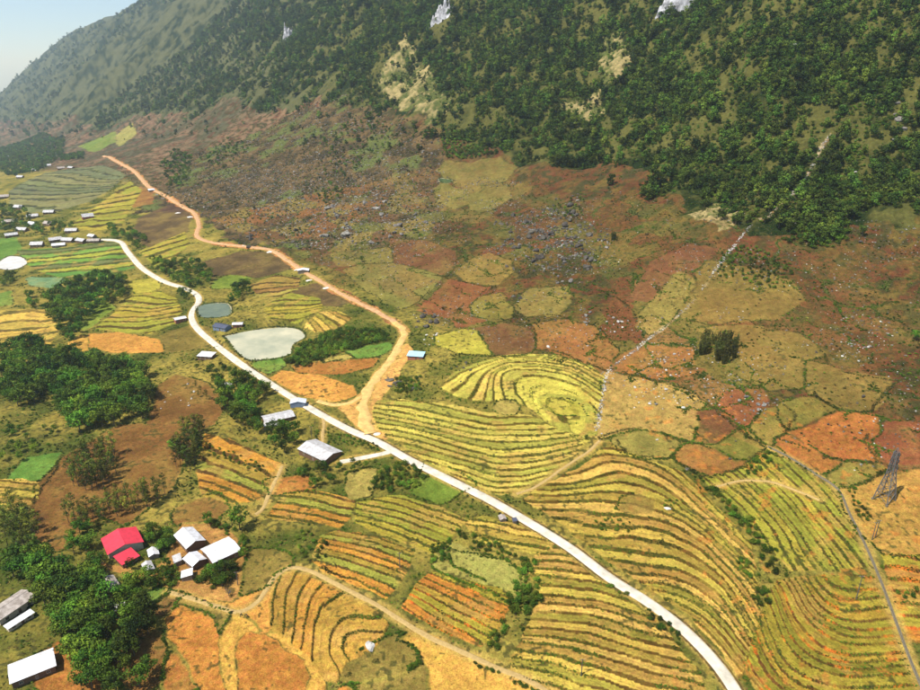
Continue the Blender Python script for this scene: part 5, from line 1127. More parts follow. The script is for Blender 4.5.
# ------------------------------------------------------------------ vegetation prototypes
def leaf_cloud(name, centres, radii, per, size, mat, rng, flat=0.7, upright=False):
    N = len(centres) * per
    c = np.repeat(centres, per, 0); r = np.repeat(radii, per)
    d = rng.normal(size=(N, 3)); d /= np.linalg.norm(d, axis=1)[:, None]
    rad = r * rng.uniform(0.35, 1.0, N) ** 0.6
    p = c + d * rad[:, None] * np.array([1, 1, flat])
    n = d * 0.7 + rng.normal(size=(N, 3)) * 0.55 + np.array([0, 0, 0.35]); n /= np.linalg.norm(n, axis=1)[:, None]
    if upright:
        n = rng.normal(size=(N, 3)) * np.array([1, 1, 0.25]); n /= np.linalg.norm(n, axis=1)[:, None]
    u = np.cross(n, rng.normal(size=(N, 3))); u /= np.linalg.norm(u, axis=1)[:, None]; w = np.cross(n, u)
    s = size * rng.uniform(0.6, 1.35, N)[:, None]
    asp = rng.uniform(0.55, 1.0, N)[:, None]
    V = np.stack([p + u * s, p + w * s * asp, p - u * s, p - w * s * asp], 1).reshape(-1, 3)
    me = mesh_np(name, V, np.arange(N * 4).reshape(-1, 4), None, mat)
    at = me.attributes.new('shade', 'FLOAT', 'POINT')
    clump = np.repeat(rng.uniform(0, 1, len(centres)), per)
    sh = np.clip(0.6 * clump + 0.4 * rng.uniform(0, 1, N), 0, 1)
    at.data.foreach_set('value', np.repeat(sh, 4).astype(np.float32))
    return me

def trunk_mesh(name, h, r, limbs, rng):
    m = MB(); p = Vector((0, 0, -0.6)); rad = r
    lean = Vector((rng.uniform(-.06, .06), rng.uniform(-.06, .06), 1))
    for i in range(4):
        q = p + lean * ((h + 0.6) / 4) + Vector((rng.uniform(-.12, .12), rng.uniform(-.12, .12), 0)) * 0.6
        m.tube(p, q, rad, rad * 0.75, 6); p, rad = q, rad * 0.75
    for i in range(limbs):
        z = h * rng.uniform(0.4, 0.9); a = rng.uniform(0, 6.28); l = h * rng.uniform(0.2, 0.4)
        s = Vector((lean.x * z, lean.y * z, z))
        m.tube(s, s + Vector((math.cos(a) * l, math.sin(a) * l, l * 0.6)), r * 0.35, r * 0.12, 5)
    return m.mesh(name, MAT['bark'])

def tree_proto(kind, seed):
    """meshes for a tree about one unit = one metre, height h0"""
    rng = np.random.default_rng(seed)
    if kind == 'broadleaf':
        h = 8.0; n = 20; c = []
        ecc = rng.uniform(0.8, 1.2)
        for i in range(n):
            d = rng.normal(size=3); d /= np.linalg.norm(d)
            k = rng.uniform(0.45, 1.0)
            c.append((d[0] * 2.6 * k * ecc, d[1] * 2.6 * k / ecc, 5.3 + d[2] * 2.3 * k))
        crown = leaf_cloud('crown', np.array(c), rng.uniform(0.8, 1.5, n), 42, 0.26, LEAF['broadleaf'], rng)
        trunk = trunk_mesh('trunk', 5.0, 0.24, 5, rng)
    elif kind == 'forest':
        h = 9.0; n = 15; c = []
        for i in range(n):
            d = rng.normal(size=3); d /= np.linalg.norm(d); k = rng.uniform(0.3, 1.0)
            c.append((d[0] * 3.0 * k, d[1] * 3.0 * k, 5.2 + d[2] * 3.2 * k))
        crown = leaf_cloud('crown', np.array(c), rng.uniform(1.0, 1.9, n), 26, 0.45, LEAF['forest'], rng)
        trunk = trunk_mesh('trunk', 6.0, 0.26, 4, rng)
    elif kind == 'slender':
        h = 11.0; n = 18; c = []
        for i in range(n):
            z = 3.4 + 7.4 * (i + rng.uniform(0, 1)) / n; a = rng.uniform(0, 6.28)
            k = 1.7 * math.sin(min(1, (z - 2.2) / 9.0) * math.pi) ** 0.7 * rng.uniform(0.3, 1.0)
            c.append((math.cos(a) * k, math.sin(a) * k, z))
        crown = leaf_cloud('crown', np.array(c), rng.uniform(0.55, 1.0, n), 30, 0.2, LEAF['slender'], rng, 0.8)
        trunk = trunk_mesh('trunk', 9.5, 0.17, 6, rng)
    elif kind == 'bamboo':
        h = 9.0; c = []; m = MB()
        for i in range(9):
            a = rng.uniform(0, 6.28); r0 = rng.uniform(0, 0.7); hh = rng.uniform(6.5, 9)
            b = Vector((math.cos(a) * r0, math.sin(a) * r0, -0.3)); t = b + Vector((math.cos(a) * 0.9, math.sin(a) * 0.9, hh))
            m.tube(b, t, 0.06, 0.02, 5)
            for z in np.arange(0.15, 1.0, 0.11):
                q = b.lerp(t, z); c.append((q.x, q.y, q.z))
        crown = leaf_cloud('crown', np.array(c), rng.uniform(0.35, 0.6, len(c)), 11, 0.22, LEAF['bamboo'], rng, 1.3, True)
        trunk = m.mesh('culms', MAT['bark'])
    elif kind in ('bush', 'drybush'):
        h = 2.6; n = 9; c = []
        for i in range(n):
            a = rng.uniform(0, 6.28); k = rng.uniform(0, 1.0)
            c.append((math.cos(a) * k, math.sin(a) * k, 0.9 + rng.uniform(-.2, .8) * (1.1 - k)))
        crown = leaf_cloud('crown', np.array(c), rng.uniform(0.5, 0.85, n), 34, 0.15, LEAF['bush' if kind == 'bush' else 'tuft'], rng)
        m = MB()
        for i in range(4):
            a = rng.uniform(0, 6.28); m.tube((0, 0, -.3), (math.cos(a) * .6, math.sin(a) * .6, 1.2), 0.05, 0.02, 5)
        trunk = m.mesh('stem', MAT['bark'])
    elif kind == 'bare':
        h = 4.0; m = MB()
        m.tube((0, 0, -.4), (0.1, 0, 1.6), 0.16, 0.11)
        for i in range(26):
            a = rng.uniform(0, 6.28); s = Vector((0.1, 0, rng.uniform(1.0, 1.7))); e = s + Vector((math.cos(a) * rng.uniform(.6, 1.8), math.sin(a) * rng.uniform(.6, 1.8), rng.uniform(.6, 2.2)))
            m.tube(s, e, 0.06, 0.02, 4)
            for j in range(4):
                b = s.lerp(e, rng.uniform(.4, 1)); m.tube(b, b + Vector(rng.normal(size=3) * 0.35 + np.array([0, 0, .3])), 0.025, 0.01, 4)
        return 4.0, None, m.mesh('trunk', MAT['pole'])
    return h, crown, trunk

PROTO = {k: [tree_proto(k, s0 + i) for i in range(n)] for k, s0, n in (('broadleaf', 100, 5), ('forest', 200, 4), ('slender', 300, 4), ('bamboo', 400, 2), ('bush', 500, 4), ('drybush', 550, 3), ('bare', 600, 1))}
NAME = {'broadleaf': 'broadleaf_tree', 'forest': 'forest_tree', 'slender': 'slender_tree', 'bamboo': 'bamboo_clump', 'bush': 'bush', 'drybush': 'dry_bush', 'bare': 'bare_tree'}
CATEGORY = {'broadleaf': 'tree', 'forest': 'tree', 'slender': 'tree', 'bamboo': 'bamboo', 'bush': 'bush', 'drybush': 'bush', 'bare': 'tree'}
rng = np.random.default_rng(7)
FIRST = {}
def plant(kind, x, y, h, label, group=None):
    pr = PROTO[kind]; k = int(rng.integers(len(pr))); h0, crown, trunk = pr[k]
    e = obj(NAME[kind], None, label=label, category=CATEGORY[kind], group=group)
    e.location = (x, y, float(gz(x, y)) - 0.05)
    s = h / h0; w = s * rng.uniform(0.9, 1.3)
    e.scale = (w, w, s); e.rotation_euler = (0, 0, rng.uniform(0, 6.28))
    cr = obj('crown', crown, e) if crown else None
    obj('culm' if kind == 'bamboo' else 'stem' if kind in ('bush', 'drybush') else 'trunk', trunk, e)
    if cr: FIRST.setdefault(kind, {}).setdefault(k, cr)
    return e

# building footprints, so that nothing grows through a roof
def clear_of_buildings(x, y, margin=1.5):
    for (bx, by, yaw, L, Wd), *_ in BUILDINGS:
        dx, dy = x - bx, y - by
        u = dx * math.cos(yaw) + dy * math.sin(yaw); v = -dx * math.sin(yaw) + dy * math.cos(yaw)
        if abs(u) < L / 2 + margin and abs(v) < Wd / 2 + margin: return False
    return True
def clear_of_roads(x, y, margin):
    X = np.array([x]); Y = np.array([y])
    for k, (pts, wd) in ROADS.items():
        if dist_line(X, Y, road_lines[k], wd * 0.5 + margin)[0] < wd * 0.5 + margin: return False
    return True

ADJ = {'broadleaf': 'broadleaf tree', 'slender': 'feathery tree', 'bamboo': 'bamboo stand'}
def size_word(h, h0, h1):
    t = (h - h0) / max(h1 - h0, 0.1)
    return 'tall' if t > 0.66 else 'small' if t < 0.33 else 'medium'
def side_word(x, y, cen, ext):
    u = (x - cen[0]) / max(ext[0], 1); v = (y - cen[1]) / max(ext[1], 1)
    a = 'back' if v > 0.17 else 'front' if v < -0.17 else ''
    b = 'left' if u < -0.17 else 'right' if u > 0.17 else ''
    return ', ' + ((a + ' ' + b).strip() or 'middle') + ','
for i, (x, y) in enumerate(DRY):
    plant('drybush', x, y, 2.0, 'dry olive brown bush on the stony right slope', 'dry bushes on the stony right slope')
WAIT = {'broadleaf': [], 'slender': [], 'bamboo': [], 'bush': []}
for kind, poly, sp, h0, h1, place in GROVES:
    cen = np.array(poly).mean(0); ext = np.array(poly).max(0) - np.array(poly).min(0)
    for x, y in poly_points(poly, sp, rng):
        if clear_of_buildings(x, y, 1.2) and clear_of_roads(x, y, 1.2) and abs(x / y) < 0.8:
            h = rng.uniform(h0, h1)
            WAIT[kind].append((x, y, h, size_word(h, h0, h1) + ' ' + ADJ[kind] + side_word(x, y, cen, ext) + ' ' + place, 'trees ' + place))
for kind, (x, y), h, label in SINGLE_TREES:
    plant(kind, x, y, h, label)
for poly, sp, h0, h1, place in THICKETS:
    cen = np.array(poly).mean(0); ext = np.array(poly).max(0) - np.array(poly).min(0)
    for x, y in poly_points(poly, sp, rng):
        if clear_of_roads(x, y, 0.6) and clear_of_buildings(x, y, 0.4):
            h = rng.uniform(h0, h1) * 1.35
            WAIT['bush'].append((x, y, h, size_word(h / 1.35, h0, h1) + ' green bush' + side_word(x, y, cen, ext) + ' ' + place, 'bushes ' + place))
LEFT = {}
for kind, lst in WAIT.items():          # the 300 that show largest one by one, the rest as one mass further down
    lst.sort(key=lambda t: -t[2] / math.hypot(t[0], t[1]))
    for x, y, h, lb, gr in lst[:285]:
        plant(kind, x, y, h, lb, gr)
    LEFT[kind] = lst[285:]
    print(kind, len(lst))

# ------------------------------------------------------------------ scattered masses
def scatter(name, pts, scale, protos, label, category, sink=0.05, stretch=None, seed=1):
    """one uncountable mass: instances of the listed objects on points"""
    r = np.random.default_rng(seed); n = len(pts)
    me = bpy.data.meshes.new(name)
    z = gz(pts[:, 0], pts[:, 1]) - sink
    me.vertices.add(n); me.vertices.foreach_set('co', np.column_stack([pts, z]).astype(np.float32).ravel())
    sc = np.column_stack([scale * r.uniform(.85, 1.2, n), scale * r.uniform(.85, 1.2, n), scale * (1 if stretch is None else stretch)])
    a = me.attributes.new('size', 'FLOAT_VECTOR', 'POINT'); a.data.foreach_set('vector', sc.astype(np.float32).ravel())
    a = me.attributes.new('turn', 'FLOAT_VECTOR', 'POINT'); a.data.foreach_set('vector', np.column_stack([np.zeros(n), np.zeros(n), r.uniform(0, 6.28, n)]).astype(np.float32).ravel())
    a = me.attributes.new('pick', 'INT', 'POINT'); a.data.foreach_set('value', r.integers(0, len(protos), n).astype(np.int32))
    o = obj(name, me, label=label, category=category, kind='stuff')
    ng = bpy.data.node_groups.new(name, 'GeometryNodeTree')
    ng.interface.new_socket('Geometry', in_out='INPUT', socket_type='NodeSocketGeometry')
    ng.interface.new_socket('Geometry', in_out='OUTPUT', socket_type='NodeSocketGeometry')
    gi = ng.nodes.new('NodeGroupInput'); go = ng.nodes.new('NodeGroupOutput')
    iop = ng.nodes.new('GeometryNodeInstanceOnPoints'); jn = ng.nodes.new('GeometryNodeJoinGeometry')
    L = ng.links.new
    for p in reversed(protos):
        oi = ng.nodes.new('GeometryNodeObjectInfo'); oi.inputs['Object'].default_value = p; oi.inputs['As Instance'].default_value = True
        oi.transform_space = 'ORIGINAL'
        L(oi.outputs['Geometry'], jn.inputs[0])
    L(gi.outputs[0], iop.inputs['Points']); L(jn.outputs[0], iop.inputs['Instance'])
    iop.inputs['Pick Instance'].default_value = True
    for nm, ty, sock, out in (('pick', 'INT', 'Instance Index', 0), ('size', 'FLOAT_VECTOR', 'Scale', 0), ('turn', 'FLOAT_VECTOR', 'Rotation', 0)):
        na = ng.nodes.new('GeometryNodeInputNamedAttribute'); na.data_type = ty; na.inputs[0].default_value = nm
        L(na.outputs['Attribute'], iop.inputs[sock])
    L(iop.outputs[0], go.inputs[0])
    md = o.modifiers.new('scatter', 'NODES'); md.node_group = ng
    return o

def scatter_points(poly, spacing, keep_fn, seed):
    r = np.random.default_rng(seed); p = poly_points(poly, spacing, r, 0.5)
    v = keep_fn(p[:, 0], p[:, 1]); return p[r.uniform(size=len(p)) < v]

for kind, nm, lb in (('broadleaf', 'far_groves', 'farther green trees filling the groves and hamlets'), ('bush', 'thicket_undergrowth', 'smaller bushes filling the thickets')):
    if LEFT[kind]:
        q = np.array([t[:3] for t in LEFT[kind]])
        scatter(nm, q[:, :2], q[:, 2] / PROTO[kind][0][0], [FIRST[kind][k] for k in sorted(FIRST[kind])], lb, 'trees' if kind == 'broadleaf' else 'bushes', 0.05, seed=12)

# mountain forest: the nearest trees one by one, the rest as one mass
def forest_density(x, y):
    m = fbm(x / 14, y / 14, 4, 37) * 0.55 + fbm(x / 60, y / 60, 4, 31) * 0.45
    d = 1.0 - 0.9 * smooth(0.50, 0.60, m)
    r = np.hypot(x, y); d = (d * 0.95 + 0.05) * np.interp(r, [1000, 1500, 2600], [1.0, 0.7, 0.6])
    for pp in PALE:
        d = np.where(in_poly(x, y, pp), d * 0.3, d)
    d = np.minimum(1.0, d * np.interp(x / y, [-0.3, -0.12, 0.25, 0.4], [0.65, 1.0, 1.0, 1.6]) + np.interp(x / y, [0.25, 0.45], [0, 0.16]))
    d = d * (0.45 + 0.55 * smooth(210, 340, foot_d(x, y) + (x - 150) * 0.35))
    gl = dist_line(x, y, resample(GULLY, 6.0), 16); d = np.where(gl < 3.5, 0.0, d)
    return d
def in_forest(x, y):
    ax_ = (fbm(x / 45, y / 45, 3, 151) - 0.5) * 110; ay_ = (fbm(x / 45, y / 45, 3, 153) - 0.5) * 110
    return in_poly(x + ax_, y + ay_, FOREST) | ((foot_d(x, y) + ax_ > 330) & (np.hypot(x, y) < 1700))
fb = np.array([p for p in FOREST if math.hypot(*p) < 3500])
lo_, hi_ = fb.min(0) - 60, fb.max(0) + np.array([150, 300])
fp = scatter_points([(lo_[0], lo_[1]), (hi_[0], lo_[1]), (hi_[0], hi_[1]), (lo_[0], hi_[1])], 4.4, lambda x, y: np.where(in_forest(x, y) & (np.abs(x / y) < 0.75), forest_density(x, y), 0.0), 21)
extra = np.column_stack([np.random.default_rng(5).uniform(-6500, 300, 90000), np.random.default_rng(6).uniform(900, 8500, 90000)])
ed = foot_d(extra[:, 0], extra[:, 1])
es = ~in_poly(extra[:, 0], extra[:, 1], FOREST) & (ed > 200) & (ed < 1100) & (np.abs(np.arctan2(extra[:, 0], extra[:, 1])) < 0.75)
fp = np.vstack([fp, extra[es & (forest_density(extra[:, 0], extra[:, 1]) > np.random.default_rng(8).uniform(0, 0.5, len(extra)))]])
ang = np.abs(np.arctan2(fp[:, 0], fp[:, 1])); fp = fp[ang < math.radians(40)]
fp = fp[np.argsort(np.hypot(fp[:, 0], fp[:, 1]))]
print('forest', len(fp))
inview = np.abs(fp[:, 0] / (fp[:, 1] * 0.93)) < 0.66
single = np.nonzero(inview)[0][:260]
r9 = np.random.default_rng(9)
for i in single:
    h = r9.uniform(5.5, 12); gx_ = np.array(GULLY); sx = fp[i, 0] / fp[i, 1]
    where = 'at the far right edge of the picture' if sx > 0.58 else 'right of the stony gully' if sx > 0.47 else 'left of the stony gully' if sx > 0.38 else 'above the red hill plots' if sx > 0.25 else 'above the rock field'
    row = 'lowest' if foot_d(fp[i, 0], fp[i, 1]) < 205 else 'low' if foot_d(fp[i, 0], fp[i, 1]) < 245 else 'higher'
    plant('forest', fp[i, 0], fp[i, 1], h, size_word(h, 5.5, 12) + ' dark forest tree in the ' + row + ' row ' + where, 'trees at the lower edge of the mountain forest')
rest = np.delete(fp, single, 0)
dist = np.hypot(rest[:, 0], rest[:, 1])
size = 0.4 + 1.0 * r9.uniform(size=len(rest)) ** 1.6 * np.interp(dist, [400, 900, 2000, 3500], [1.0, 1.1, 1.35, 2.4])
scatter('mountain_forest', rest, size, [FIRST['forest'][k] for k in sorted(FIRST['forest'])], 'hazy green forest covering the upper mountain slopes', 'forest', 0.6, r9.uniform(0.8, 1.35, len(rest)))

# scrub on banks, risers and the open slopes
r4 = np.random.default_rng(4)
tuft_idx = np.concatenate(TUFTS); pick = r4.choice(tuft_idx, min(20000, len(tuft_idx)), replace=False)
bush_protos = [FIRST['bush'][k] for k in sorted(FIRST['bush'])]
pts = np.column_stack([GX[pick], GY[pick]]) + r4.normal(size=(len(pick), 2)) * 0.25
scatter('terrace_scrub', pts, r4.uniform(0.10, 0.36, len(pts)), bush_protos, 'low scrub and weeds on the terrace banks', 'scrub', 0.1, r4.uniform(.5, .9, len(pts)))
BANK_ALL = np.unique(np.concatenate([BANK_IDX] + EDGES)); wb = GR[BANK_ALL] ** 2
bk = r4.choice(BANK_ALL, min(16000, len(BANK_ALL)), replace=False, p=wb / wb.sum())
pts = np.column_stack([GX[bk], GY[bk]]) + r4.normal(size=(len(bk), 2)) * 0.3
scatter('bank_scrub', pts, r4.uniform(0.2, 0.62, len(pts)), bush_protos, 'low dark scrub on the banks of the hillside plots', 'scrub', 0.15, r4.uniform(.5, .9, len(pts)), 2)
ok = np.nonzero(((MARK > 0.9) & (GR < 1400) & (GR > 170)) & (n_mid < 0.49))[0]
wgt = (GR[ok] ** 2) * np.where(GD[ok] > -20, 1.0, 1.6); sel = r4.choice(ok, 34000, replace=False, p=wgt / wgt.sum())
pts = np.column_stack([GX[sel], GY[sel]])
scatter('wild_scrub', pts, r4.uniform(0.25, 0.85, len(pts)), bush_protos, 'wild scrub dotted over rough ground and slopes', 'scrub', 0.15, r4.uniform(.6, 1.0, len(pts)), 3)

dry_protos = bush_protos + [FIRST['drybush'][k] for k in sorted(FIRST['drybush'])] * 2
ok = np.nonzero((MARK > 0.5) & (GR < 620) & (GR > 165) & (near_road > 1.5) & (n_mid < 0.56))[0]
wgt = GR[ok] ** 1.8; sel = r4.choice(ok, 30000, replace=False, p=wgt / wgt.sum())
scatter('weeds', np.column_stack([GX[sel], GY[sel]]), r4.uniform(0.12, 0.4, len(sel)), dry_protos, 'dry weeds and low plants dotted over the valley floor', 'weeds', 0.08, r4.uniform(.5, .9, len(sel)), 14)
us = fp[r4.uniform(size=len(fp)) < 0.8]; us = np.repeat(us, 2, 0) + r4.normal(size=(len(us) * 2, 2)) * 4.0
scatter('forest_undergrowth', us, r4.uniform(0.7, 1.7, len(us)), bush_protos, 'dark undergrowth below the mountain forest', 'undergrowth', 0.3, r4.uniform(.7, 1.1, len(us)), 15)
ss = scatter_points(SCREE, 6.5, lambda x, y: np.where((foot_d(x, y) > -10), smooth(0.62, 0.42, fbm(x / 25, y / 25, 3, 161)), 0), 35)
scatter('scree_scrub', ss, r4.uniform(0.5, 1.5, len(ss)), dry_protos, 'dark scrub on the stony brown hillside', 'scrub', 0.2, r4.uniform(.6, 1.0, len(ss)), 16)

# ------------------------------------------------------------------ hedges between the plots
HEDGE_LABEL = ['overgrown bank above the small hedged dry plot', 'long overgrown wall below the orange and dry plots', 'straight overgrown bank left of the green plot', 'dark overgrown rim above the basin terraces',
 'hedge over the top of the oval brown field', 'overgrown bank over the top of the tan field', 'short hedge left of the large orange field', 'curved hedge below the dry olive field', 'dark hedge along the foot of the large orange field',
 'short hedge at the right end of the large orange field', 'hedge below the small green plot beside the pylon', 'long wandering hedge across the dry right slope', 'hedge above the bamboo clump', 'hedge above the reddish hill plots left of the gully',
 'upper hedge of the reddish hill plots', 'small hedge in the reddish hill plots', 'hedge along the top of the red field', 'overgrown bank above the long orange field', 'hedge at the corner of the pale pasture', 'hedge between pale pasture and red field',
 'dark bank beside the bend of the village path', 'low bank round the pale rock outcrop', 'dark field wall along the left side of the red earth slope', 'garden wall beside the small bright vegetable plot', 'scrubby line down the right of the rock field',
 'scrubby bank below the rock field', 'scrubby line across the top of the rock field', 'scrubby line below the pale hill plots']
for (pts, kind), lb in zip(HEDGES, HEDGE_LABEL):
    p = resample(pts, 0.7 if math.hypot(*pts[0]) < 450 else 1.1)
    p = p + np.column_stack([fbm(p[:, 0] / 5, p[:, 1] / 5, 2, 5) - .5, fbm(p[:, 0] / 5, p[:, 1] / 5, 2, 6) - .5]) * 3.0
    hr = rng.uniform(0.45, 1.15, len(p)) * (0.6 + 0.9 * fbm(p[:, 0] / 9, p[:, 1] / 9, 2, 77))
    gapk = fbm(p[:, 0] / 7, p[:, 1] / 7, 2, 78) > 0.33
    p, hr = p[gapk], hr[gapk]
    c = np.column_stack([p + rng.normal(size=p.shape) * 0.3, gz(p[:, 0], p[:, 1]) + hr * 0.35])
    o = obj('hedge', None, label=lb, category='hedge', group='hedges and overgrown banks between plots')
    o.location = tuple(c[0])
    obj('foliage', leaf_cloud('foliage', c - c[0], hr, 26, 0.2, LEAF['hedge'], rng, 0.7), o)
    m = MB()
    for q in (c - c[0])[::3]:
        m.tube((q[0], q[1], q[2] - 0.9), (q[0] + rng.uniform(-.2, .2), q[1], q[2] + 0.3), 0.05, 0.02, 4)
    obj('stem', m.mesh('stem', MAT['bark']), o)

# ------------------------------------------------------------------ rocks
def rock_mesh(seed, mat):
    import bmesh
    r = np.random.default_rng(seed); bm = bmesh.new(); bmesh.ops.create_icosphere(bm, subdivisions=2, radius=1.0)
    cuts = [(Vector(r.normal(size=3)).normalized(), r.uniform(0.45, 0.85)) for _ in range(9)]
    sx = (r.uniform(.75, 1.25), r.uniform(.75, 1.25), r.uniform(.6, 1.0))
    for v in bm.verts:
        for n, dd in cuts:
            t = v.co.dot(n) - dd
            if t > 0: v.co -= n * t
        v.co += Vector(r.normal(size=3)) * 0.035
        v.co = Vector((v.co.x * sx[0], v.co.y * sx[1], v.co.z * sx[2]))
    me = bpy.data.meshes.new('boulder'); bm.to_mesh(me); bm.free(); me.materials.append(mat); return me
ROCKS = {c: [rock_mesh(700 + 20 * i + j, MAT['rock_' + c]) for j in range(5)] for i, c in enumerate(('grey', 'dark', 'pale'))}
ROCK_FIRST = {}
def boulder(x, y, r, c, label, group=None, name='boulder'):
    k = int(rng.integers(5)); o = obj(name, ROCKS[c][k], label=label, category='rock', group=group)
    s = (r * rng.uniform(.8, 1.2), r * rng.uniform(.8, 1.2), r * rng.uniform(.75, 1.15))
    if 'flat' in label or 'low ' in label: s = (r * 1.25, r * 0.9, r * 0.38)
    o.scale = s; o.location = (x, y, float(gz(x, y)) + s[2] * 0.25); o.rotation_euler = (rng.uniform(-.3, .3), rng.uniform(-.3, .3), rng.uniform(0, 6.28))
    ROCK_FIRST.setdefault((c, k), o)
for poly, n, r0, r1, c, lb in BOULDERS:
    p = poly_points(poly, 2.0, rng); 
    for x, y in p[rng.choice(len(p), min(n, len(p)), replace=False)]:
        rr = r0 + (r1 - r0) * rng.uniform() ** 2
        sw = side_word(x, y, np.array(poly).mean(0), np.ptp(np.array(poly), axis=0))
        boulder(x, y, rr, c, ('large ' if rr > r0 + 0.45 * (r1 - r0) else 'small ') + lb.replace('small ', '').replace(' in ', sw + ' in ', 1).replace(' on ', sw + ' on ', 1).replace(' beside ', sw + ' beside ', 1), lb.replace('boulder', 'boulders').replace('rock ', 'rocks ').replace('stone ', 'stones '))
for (x, y), r, c, lb in SINGLE_BOULDERS:
    boulder(x, y, r, c, lb)
# small stones of the slopes
def stone_density(x, y):
    d = smooth(0.52, 0.66, fbm(x / 30, y / 30, 3, 131)) * 0.5 + 0.02
    for poly, n, *_ in BOULDERS: d = np.where(in_poly(x, y, poly), 0.6, d)
    d = np.where(in_poly(x, y, SCREE), np.maximum(d, 0.5), d)
    return d
SP = [(-330, 1000), (-420, 1120), (-200, 1050), (60, 800), (330, 520), (470, 420), (330, 330), (190, 285), (90, 390), (-30, 500), (-150, 680)]
sp = scatter_points(SP, 3.0, stone_density, 33)
near_r = dist_line(sp[:, 0], sp[:, 1], road_lines['dirt_road'], 6)
sp = sp[near_r > 5]; dk = r4.uniform(size=len(sp)) < 0.72
print('stones', len(sp))
scatter('scattered_stones', sp[dk], r4.uniform(0.18, 0.75, dk.sum()) ** 1.0 * np.interp(np.hypot(*sp[dk].T), [300, 900], [0.8, 1.7]), [ROCK_FIRST[k] for k in sorted(ROCK_FIRST) if k[0] != 'pale'], 'grey stones scattered over the brown slopes', 'stones', -0.05, seed=5)
scatter('pale_stones', sp[~dk], r4.uniform(0.15, 0.55, (~dk).sum()), [ROCK_FIRST[k] for k in sorted(ROCK_FIRST) if k[0] == 'pale'], 'small pale stones scattered over the dry slopes', 'stones', -0.05, seed=6)
s2 = scatter_points(SCREE, 4.6, lambda x, y: np.where(foot_d(x, y) > -10, 0.25 + 0.75 * smooth(0.42, 0.62, fbm(x / 40, y / 40, 3, 171)), 0), 37)
d2_ = dist_line(s2[:, 0], s2[:, 1], road_lines['dirt_road'], 8); s2 = s2[d2_ > 6]
scatter('scree_stones', s2, 0.35 + 1.5 * r4.uniform(size=len(s2)) ** 2.2, [ROCK_FIRST[k] for k in sorted(ROCK_FIRST) if k[0] != 'pale'], 'grey scree strewn over the brown hillside', 'stones', -0.1, seed=9)
rock_c = np.array(BOULDERS[0][0]).mean(0)
big = [tuple(rock_c + (np.array(q) - rock_c) * 1.7) for q in BOULDERS[0][0]]
def rubble_density(x, y):
    e = np.hypot((x - rock_c[0]) / 48, (y - rock_c[1]) / 92) + (fbm(x / 30, y / 30, 3, 183) - 0.5) * 1.3
    return smooth(1.05, 0.35, e) * smooth(0.38, 0.58, fbm(x / 13, y / 13, 3, 181))
s3 = scatter_points(big, 2.5, rubble_density, 39)
scatter('rock_field_rubble', s3, 0.4 + 1.7 * r4.uniform(size=len(s3)) ** 2.0, [ROCK_FIRST[k] for k in sorted(ROCK_FIRST) if k[0] == 'dark'] * 2 + [ROCK_FIRST[k] for k in sorted(ROCK_FIRST) if k[0] == 'grey'], 'dark rubble between the boulders of the rock field', 'stones', -0.1, seed=10)
s4 = scatter_points(SP, 4.5, lambda x, y: np.where(x > 40, 0.75 * smooth(0.42, 0.60, fbm(x / 22, y / 22, 3, 185)), 0.2), 41)
s4 = s4[gz(s4[:, 0], s4[:, 1]) > -5]
scatter('slope_scrub', s4, r4.uniform(0.2, 0.75, len(s4)), dry_protos, 'dry scrub and tussocks on the brown right slope', 'scrub', 0.1, r4.uniform(.5, .9, len(s4)), 17)
# the stony gully: a bed of pale stones
gl = resample(GULLY, 0.9); gl = np.repeat(gl, 4, 0) + np.random.default_rng(3).normal(size=(len(gl) * 4, 2)) * 0.8
gl = gl[fbm(gl[:, 0] / 14, gl[:, 1] / 14, 3, 55) + np.random.default_rng(2).uniform(-.2, .2, len(gl)) > 0.53]
scatter('gully_stones', gl, r4.uniform(0.2, 0.7, len(gl)), [ROCK_FIRST[k] for k in sorted(ROCK_FIRST) if k[0] in ('pale', 'grey')], 'line of pale stones filling the dry gully down the slope', 'stones', -0.05, seed=8)
# cliffs: crags standing out of the slope
crag = surface('cliff_limestone', (0.40, 0.39, 0.40), 0.95, 0.75, 0.16, 1.2)
for (x, y), h, w, lb in CLIFFS:
    nu, nv = 44, 30
    uu, vv = np.meshgrid(np.linspace(-1, 1, nu), np.linspace(0, 1, nv)); uu = uu.ravel(); vv = vv.ravel()
    wob = (fbm(uu * 4 + h, vv * 3, 3, 5) - 0.5) * 9
    X = x + uu * w * 0.77 - 0.2 * w + (vv * 26 + wob) * 0.77 * 0.8; Y = y - uu * w * 0.64 + (vv * 26 + wob) * 0.64 * 0.8
    env = np.clip(1 - np.abs(uu) ** 2.2, 0, 1) * smooth(0.0, 0.10, vv) * smooth(1.0, 0.45, vv)
    rg = fbm(uu * 5 + h, vv * 4 + 2, 4, 19)
    Z = gz(X, Y) - 1.5 + env * (h * 0.75) * np.clip(rg * 2.2 - 0.55, 0, 1.2)
    a_ = (np.arange(nv - 1)[:, None] * nu + np.arange(nu - 1)[None, :]).ravel()
    obj('cliff', mesh_np('cliff', np.column_stack([X, Y, Z]), np.stack([a_, a_ + 1, a_ + nu + 1, a_ + nu], 1), None, crag), label=lb, category='cliff')

